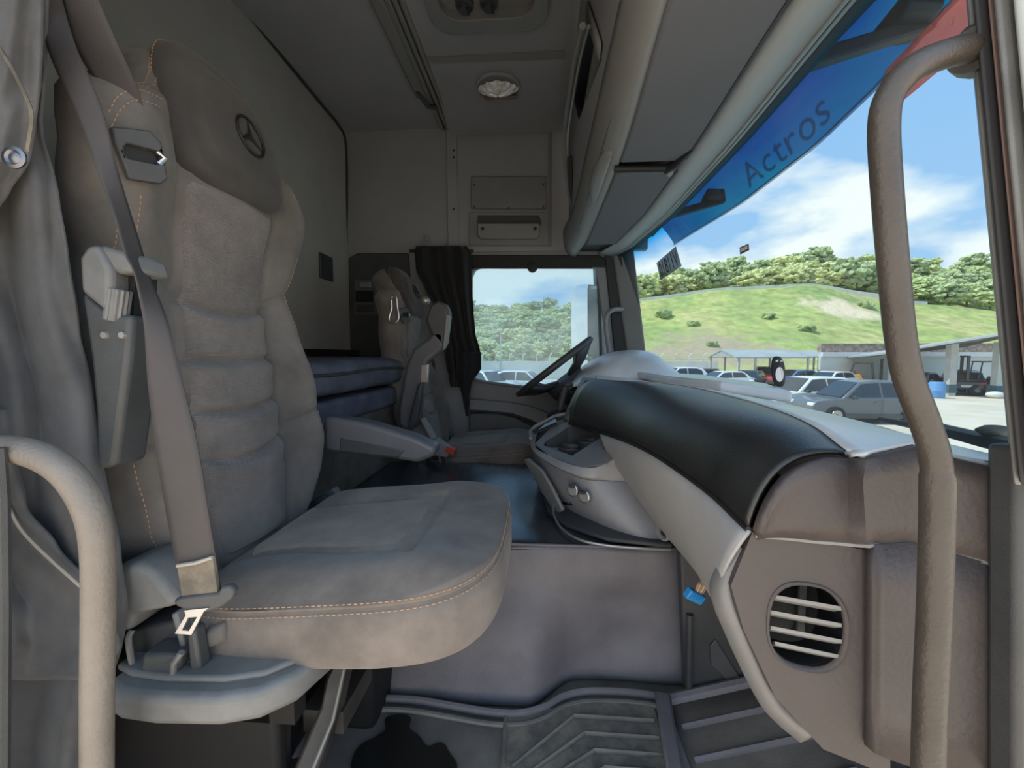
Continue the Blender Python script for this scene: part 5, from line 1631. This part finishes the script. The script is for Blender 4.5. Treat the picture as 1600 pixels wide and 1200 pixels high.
# trees: three built once, the rest copied
def make_tree(name, m, label, seed, n, sq):
    rnd = random.Random(seed)
    tr_ = thing(name, label, 'tree', (0, 0, 0), 'trees on the hill')
    MB().tube([V((0, 0, -1.2)), V((.1, 0, 1.5)), V((0, .1, 3))], [.22, .16, .08], 6).obj('trunk', 'bark', tr_)
    g = MB()
    for k in range(n):
        a, q, h = rnd.uniform(0, 6.28), rnd.uniform(0, 1) ** .6, rnd.uniform(-1, 1)
        s_ = math.sqrt(max(0, 1 - h * h * .8)) * q
        c_ = V((math.cos(a) * s_ * 2.4 * sq[0], math.sin(a) * s_ * 2.4 * sq[0], 3.0 * sq[1] + h * 1.5 * sq[1]))
        g.ico(c_, rnd.uniform(.26, .55), 2, .9, 2.6, (1.15, 1.15, .7))
    g.obj('crown', m, tr_, smooth=0)
    return tr_
protos = [make_tree('leafy_tree', 'leaf_a', 'mid green leafy tree in the hillside forest', 1, 120, (1.1, 1)),
          make_tree('leafy_tree', 'leaf_b', 'yellow green leafy tree in the hillside forest', 2, 120, (1.25, .85)),
          make_tree('leafy_tree', 'leaf_c', 'dark green leafy tree in the hillside forest', 3, 120, (1, 1.15))]
for p_ in protos:
    p_['group'] = p_['label'].split(' leafy')[0] + ' trees on the hill'
rnd = random.Random(11)
spots = []
def try_spot(a, y, sp):
    x = a * y
    for (X, Y_, s_) in spots:
        if (X - x) ** 2 + (Y_ - y) ** 2 < (sp * 3.3) ** 2:
            return False
    spots.append((x, y, sp))
    return True
for k in range(1500):
    if len(spots) > 165:
        break
    a = rnd.uniform(.19, 1.30)
    try_spot(a, rnd.uniform(86, 121), rnd.uniform(.9, 1.5))
nr = len(spots)
for k in range(6000):
    if len(spots) > nr + 190:
        break
    a = rnd.uniform(-.24, .19)
    y = rnd.uniform(58, 119)
    try_spot(a, y, rnd.uniform(.55, .95) * (.7 if y < 70 else 1))
used = [False] * 3
for (x, y, s_) in spots:
    k = rnd.choice((0, 0, 1, 1, 2))
    o = copy_tree(protos[k]) if used[k] else protos[k]
    used[k] = True
    o.location = V((x, y, hill(x, y) - .35 * s_)) + OFF
    o.rotation_euler.z = rnd.uniform(0, 6.28)
    o.scale = (s_, s_, s_ * rnd.uniform(.85, 1.15))
# single bushes standing on the open slope
g = MB()
rb = random.Random(5)
for k in range(40):
    a = rb.uniform(0, 6.28)
    g.ico(V((math.cos(a) * rb.uniform(0, .9), math.sin(a) * rb.uniform(0, .9), rb.uniform(.3, 1.0))), rb.uniform(.22, .42), 2, .9, 2.6)
bush_me = None
for i, (px, py, s_, lb) in enumerate(((1036, 496, 1.7, 'low dark bush on the grassy slope next to the far pillar'), (1260, 517, 1.3, 'round green bush in the middle of the grassy slope'), (1200, 497, 1.2, 'faint green bush on the slope left of the bare earth patch'), (1352, 480, 1.4, 'green bush at the right edge of the bare earth patch'), (1112, 540, 1.0, 'small green bush low on the brown part of the slope'), (1083, 508, 1.1, 'small grey green bush left on the grassy slope'))):
    c_ = hit(px, py)
    if bush_me is None:
        b_ = g.obj('hill_bush', 'bush_leaf', base=(0, 0, 0), smooth=0)
        bush_me = b_
    else:
        b_ = bush_me.copy()
        COL.objects.link(b_)
    tag(b_, lb, 'bush', 'bushes on the open slope')
    b_.location = c_ + OFF + V((0, 0, -.3))
    s_ *= .75
    b_.scale = (s_, s_, s_ * .9)
    b_.rotation_euler.z = i

# white yard wall with leaning fence posts
r = thing('yard_wall', 'long white boundary wall topped with leaning wire posts behind the yard', 'wall', (5, 47.2, GZ))
wy = lambda x: 46.3
MB().span((-16, 46.2, GZ), (19, 46.5, GZ + 2.0)).obj('wall', 'wall_white', r)
pp = None
for k in range(22):
    x = -14 + 1.5 * k
    if pp is None:
        pp = MB().tube([V((x, 46.3, GZ + 1.9)), V((x, 46.3, GZ + 2.6)), V((x + .3, 46.2, GZ + 2.9))], .05, 6).obj('post', 'white_paint', r)
    else:
        q_ = pp.copy()
        COL.objects.link(q_)
        q_.location.x += 1.5 * k
for h in (2.2, 2.45, 2.7):
    MB().tube([V((-15, 46.3, GZ + h)), V((18.5, 46.3, GZ + h))], .012, 4).obj('wire', 'roof_sheet', r)
r = thing('street_lamp', 'thin grey street lamp post seen through the driver window', 'lamp', A(782, 592, 45))
MB().tube([A(782, 592, 45), A(782, 545, 45), A(782, 516, 45)], [.10, .09, .06], 8).obj('post', 'pillar_concrete', r)
MB().tube([A(782, 519, 45), A(776, 515, 45), A(770, 516, 45)], .035, 6).obj('arm', 'pillar_concrete', r)
MB().box(A(768, 517, 45), (.5, .25, .12)).obj('lamp_head', 'white_paint', r, bevel=.04)

# carports and shed
def carport(px0, px1, Y, yd, ytop, ylow, posts, label):
    a, b_ = A(px0, ylow, Y), A(px1, ylow, Y)
    r = thing('carport', label, 'carport', V(((a.x + b_.x) / 2, Y, GZ)))
    zt, zl = A(px0, ytop, Y).z, a.z
    ym = Y + yd / 2
    MB().grid([[V((x, Y, zl)), V((x, ym, zt)), V((x, Y + yd, zl))] for x in (a.x, b_.x)]).obj('roof', 'roof_sheet', r, smooth=0, solid=.08)
    for x in (a.x + .05, b_.x - .05):
        MB().prism([V((x, Y, zl)), V((x, ym, zt)), V((x, Y + yd, zl))], (.06, 0, 0)).obj('gable', 'roof_sheet', r)
    for px in posts:
        x = A(px, 600, Y).x
        for y in (Y + .1, Y + yd - .1):
            MB().span((x - .07, y - .07, GZ), (x + .07, y + .07, zl + .02)).obj('post', 'pillar_concrete', r)
carport(1150, 1268, 36, 6, 546, 558, (1154, 1180, 1262), 'left open carport with a pale sheet roof on thin posts')
carport(1266, 1392, 37, 6, 547, 557, (1279, 1341, 1366, 1386), 'right open carport with a pale sheet roof next to the shed')
r = thing('workshop_shed', 'open grey workshop shed with concrete columns right of the yard', 'shed', V((29, 30, GZ)))
f0, f1 = A(1372, 555, 31), A(1610, 517, 25.5)
MB().prism([f0, f1, f1 + V((5, 9, -.7)), f0 + V((2, 7, -.3))], (0, 0, .12)).obj('roof', 'roof_sheet', r)
MB().prism([f0 + V((.1, .2, -.02)), f1 + V((0, .2, -.02)), f1 + V((5, 9, -.72)), f0 + V((2, 7, -.32))], (0, 0, -.06)).obj('roof_lining', 'roof_underside', r)
MB().span((23, 36.0, GZ), (48, 36.3, GZ + 2.75)).obj('rear_wall', 'shed_wall', r)
MB().span((23, 35.8, GZ + 2.55), (48, 36.0, GZ + 2.9)).obj('wall_band', 'white_paint', r)
MB().span((23, 36.0, GZ + 2.9), (48, 36.5, GZ + 3.6)).obj('tile_course', 'clay_tile', r)
for px, py, Y in ((1483, 614, 29.0), (1557, 616, 28.0), (1395, 604, 32)):
    c_ = A(px, py, Y)
    MB().span((c_.x - .22, Y - .2, GZ), (c_.x + .22, Y + .2, A(px, 535, Y).z)).obj('column', 'pillar_concrete', r)
    MB().span((c_.x - .24, Y - .22, GZ + .2), (c_.x + .24, Y + .22, GZ + .75)).obj('column_band', 'band_teal', r)
c_ = A(1556, 620, 27.6)
MB().ico(V((c_.x, 27.6, GZ + .2)), .5, 2, .3, 1.5, (1, .7, .45)).obj('column_stone', 'wall_white', r)
for px0, px1, y0, y1 in ((1489, 1511, 583, 598), (1519, 1536, 583, 598), (1560, 1600, 572, 600)):
    MB().prism(rect(px0, y0, px1, y1, 35.95), (0, .08, 0)).obj('dark_window', 'car_black', r)
c_ = A(1463, 617, 27.5)
r = thing('blue_barrel', 'blue plastic barrel standing left of the shed column', 'barrel', V((c_.x, 27.5, GZ)))
MB().lathe([(.36, 0), (.40, .1), (.40, .42), (.42, .46), (.40, .5), (.40, .9), (.36, .98), (.30, .96)], V((c_.x, 27.5, GZ)), (0, 0, 1), 20).obj('drum', 'barrel_blue', r)
MB().lathe([(.34, .95), (.33, 1.0), (.0, 1.0)], V((c_.x, 27.5, GZ)), (0, 0, 1), 20).obj('lid', 'barrel_blue', r)


# vehicles
def car(px, Y, paint, rot, label, kind='suv', sc=1.0):
    c_ = A(px, 600, Y)
    base_ = V((c_.x, Y, GZ))
    r = thing('parked_car', label, 'car', V((0, 0, 0)), 'cars parked in the yard')
    hgt = {'suv': 1.66, 'sedan': 1.45}[kind]
    bl = .98 if kind == 'suv' else .90
    def bpt(x, z, s_):
        w_ = .90 - .05 * abs(z - .7) - .10 * max(0, abs(x) - 1.6) ** 1.2
        return V((x, s_ * w_, z))
    st_ = [(-2.2, .40), (-2.22, .70), (-2.05, .88), (-1.1, bl), (2.0, bl + .04), (2.18, .9), (2.2, .45), (1.9, .30), (-1.9, .28)]
    MB().grid([[bpt(x, z, -1) for x, z in st_], [bpt(x, z, -.96) * 1 for x, z in st_], [bpt(x, z, .96) for x, z in st_], [bpt(x, z, 1) for x, z in st_]], cv=False, cu=True, cap=True).obj('body', paint, r, bevel=.05)
    tp = [(-1.15, bl - .02), (-.40, hgt - .06), (.1, hgt), (1.2, hgt - .02), (1.7 if kind == 'suv' else 1.45, hgt - .16), (2.1 if kind == 'suv' else 1.95, bl)]
    def cpt(x, z, s_):
        return V((x, s_ * (.86 - .34 * (z - bl)), z))
    MB().grid([[cpt(x, z, s_) for x, z in tp] for s_ in (-1, 1)], cu=True, cap=True).obj('cabin', paint, r, bevel=.06)
    for s_ in (-1, 1):
        for (xa, xb, ya, yb) in ((-.85, -.32, .02, .02), (.0, 0, 0, 0)):
            pass
        q1 = [(-.92, bl + .05), (-.36, hgt - .13), (.28, hgt - .09), (.28, bl + .06)]
        q2 = [(.36, bl + .06), (.36, hgt - .09), (1.15, hgt - .11), (1.5 if kind == 'suv' else 1.35, hgt - .25), (1.62 if kind == 'suv' else 1.5, bl + .08)]
        for q_ in (q1, q2):
            MB().prism([cpt(x, z, s_) + V((0, s_ * .012, 0)) for x, z in q_], (0, -s_ * .03, 0)).obj('side_window', 'car_glass', r)
        MB().box((-.78, s_ * 1.0, bl + .06), (.16, .18, .13)).obj('wing_mirror', 'car_black', r, bevel=.03)
        MB().tube([V((.32, s_ * .905, .35)), V((.32, s_ * .905, bl))], .008, 4).obj('door_gap', 'car_black', r)
        MB().span((-1.7, s_ * .86, .24), (1.7, s_ * .92, .38)).obj('sill', 'car_black', r)
        for x in (.12, 1.1):
            MB().box((x, s_ * .91, bl - .14), (.2, .03, .035)).obj('door_handle', paint, r)
    MB().prism([cpt(-1.10, bl + .03, -.88), cpt(-1.10, bl + .03, .88), cpt(-.42, hgt - .09, .86), cpt(-.42, hgt - .09, -.86)], (-.03, 0, .03)).obj('windscreen', 'car_glass', r)
    xr = 1.74 if kind == 'suv' else 1.5
    MB().prism([cpt(xr, hgt - .20, -.8), cpt(xr, hgt - .20, .8), cpt(xr + .30, bl + .1, .84), cpt(xr + .30, bl + .1, -.84)], (.03, 0, .02)).obj('rear_window', 'car_glass', r)
    for s_ in (-1, 1):
        MB().box((-2.14, s_ * .66, .74), (.16, .36, .14)).obj('headlight', 'white_paint', r, bevel=.04)
        MB().box((2.12, s_ * .70, .82), (.16, .26, .16)).obj('tail_light', 'lamp_red', r, bevel=.03)
        for x in (-1.36, 1.36):
            w_ = MB().lathe([(.30, -.10), (.335, -.08), (.335, .08), (.30, .10)], V((x, s_ * .84, .335)), (0, 1, 0), 20).obj('wheel', 'tyre', r)
            MB().lathe([(.215, 0), (.20, .03), (.05, .015), (0, .015)], V((x, s_ * .925, .335)), (0, s_, 0), 14).obj('rim', 'aluminium', w_)
    MB().span((-2.25, -.75, .30), (-2.18, .75, .52)).obj('grille', 'car_black', r)
    MB().span((2.17, -.3, .55), (2.22, .3, .68)).obj('number_plate', 'white_paint', r)
    r.location = base_ + OFF
    r.rotation_euler.z = rot
    r.scale = (sc, sc, sc)
    return r
car(1340, 17.6, 'car_grey', 0.0, 'nearest dark grey hatchback parked side on behind the toll tag')
car(1262, 20.5, 'car_white', 0.15, 'white car parked just behind the grey hatchback')
car(1195, 37.8, 'car_red', 1.2, 'red car parked under the left carport')
car(1128, 33, 'car_white', .2, 'white car low behind the dashboard left of the carport', 'sedan')
car(1170, 34.5, 'car_black', .9, 'black car parked left of the red car', 'sedan')
car(1095, 39, 'car_black', .1, 'dark car by the white wall seen over the dash', 'sedan')
car(1240, 36.5, 'car_blue', .3, 'blue car in the shade of the left carport', 'sedan')
car(1296, 33, 'car_white', .4, 'white car in front of the right carport', 'sedan')
car(1062, 36, 'car_white', .1, 'white car beside the instrument hood at the far windscreen corner')
car(758, 27, 'car_white', 2.5, 'white car seen lowest left through the driver window')
car(782, 33, 'car_blue', 2.2, 'blue grey car between two white cars through the driver window', 'sedan')
car(818, 27.5, 'car_white', 2.9, 'white car lowest right through the driver window beside the steering wheel')
car(1499, 31.0, 'car_black', -2.15, 'black car parked tail out under the shed roof')
car(1598, 30, 'car_white', .5, 'white car half hidden by the right door pillar', 'sedan')
car(1432, 31.5, 'car_grey', .6, 'grey car left of the blue barrel at the shed', 'sedan')


def forklift(px, Y, m, label, rot, sc):
    c_ = A(px, 600, Y)
    r = thing('forklift', label, 'forklift', V((0, 0, 0)))
    MB().prism([V((-.9, -.5, .3)), V((1.2, -.5, .3)), V((1.35, -.5, .7)), V((1.25, -.5, 1.15)), V((.3, -.5, 1.2)), V((.1, -.5, .75)), V((-.9, -.5, .75))], (0, 1.0, 0)).obj('chassis', m, r, bevel=.06)
    for s_ in (-.45, .45):
        MB().tube([V((-.6, s_, .7)), V((-.45, s_, 2.1)), V((.7, s_, 2.15)), V((.95, s_, 1.15))], .045, 6).obj('cage_bar', 'car_black', r)
        MB().span((-1.1, s_ * .7 - .06, .1), (-.98, s_ * .7 + .06, 2.5)).obj('mast_rail', 'car_black', r)
        MB().span((-2.1, s_ * .6 - .06, .12), (-1.05, s_ * .6 + .06, .18)).obj('fork', 'car_black', r)
        for x, q_ in ((-.65, .36), (.9, .30)):
            w_ = MB().lathe([(q_ * .9, -.12), (q_, -.08), (q_, .08), (q_ * .9, .12)], V((x, s_ * 1.05, q_)), (0, 1, 0), 16).obj('wheel', 'tyre', r)
            MB().lathe([(q_ * .5, 0), (q_ * .4, .13)], V((x, s_ * 1.05, q_)), (0, 1 if s_ > 0 else -1, 0), 10).obj('rim', 'aluminium', w_)
    for z in (.5, 1.3, 2.4):
        MB().span((-1.12, -.4, z), (-1.0, .4, z + .1)).obj('mast_bar', 'car_black', r)
    MB().span((-.5, -.5, 2.08), (.75, .5, 2.16)).obj('roof_guard', 'car_black', r)
    MB().prism([V((.1, -.25, .9)), V((.6, -.25, .9)), V((.75, -.25, 1.5)), V((.6, -.25, 1.5)), V((.5, -.25, 1.02)), V((.1, -.25, 1.02))], (0, .5, 0)).obj('seat', 'car_black', r)
    r.location = V((c_.x, Y, GZ)) + OFF
    r.rotation_euler.z = rot
    r.scale = (sc, sc, sc)
forklift(1350, 35, 'orange_paint', 'orange forklift between the carport and the shed', 2.6, .95)
forklift(1540, 29.3, 'car_black', 'black forklift with a tall mast beside the right shed column', -.3, 1.05)
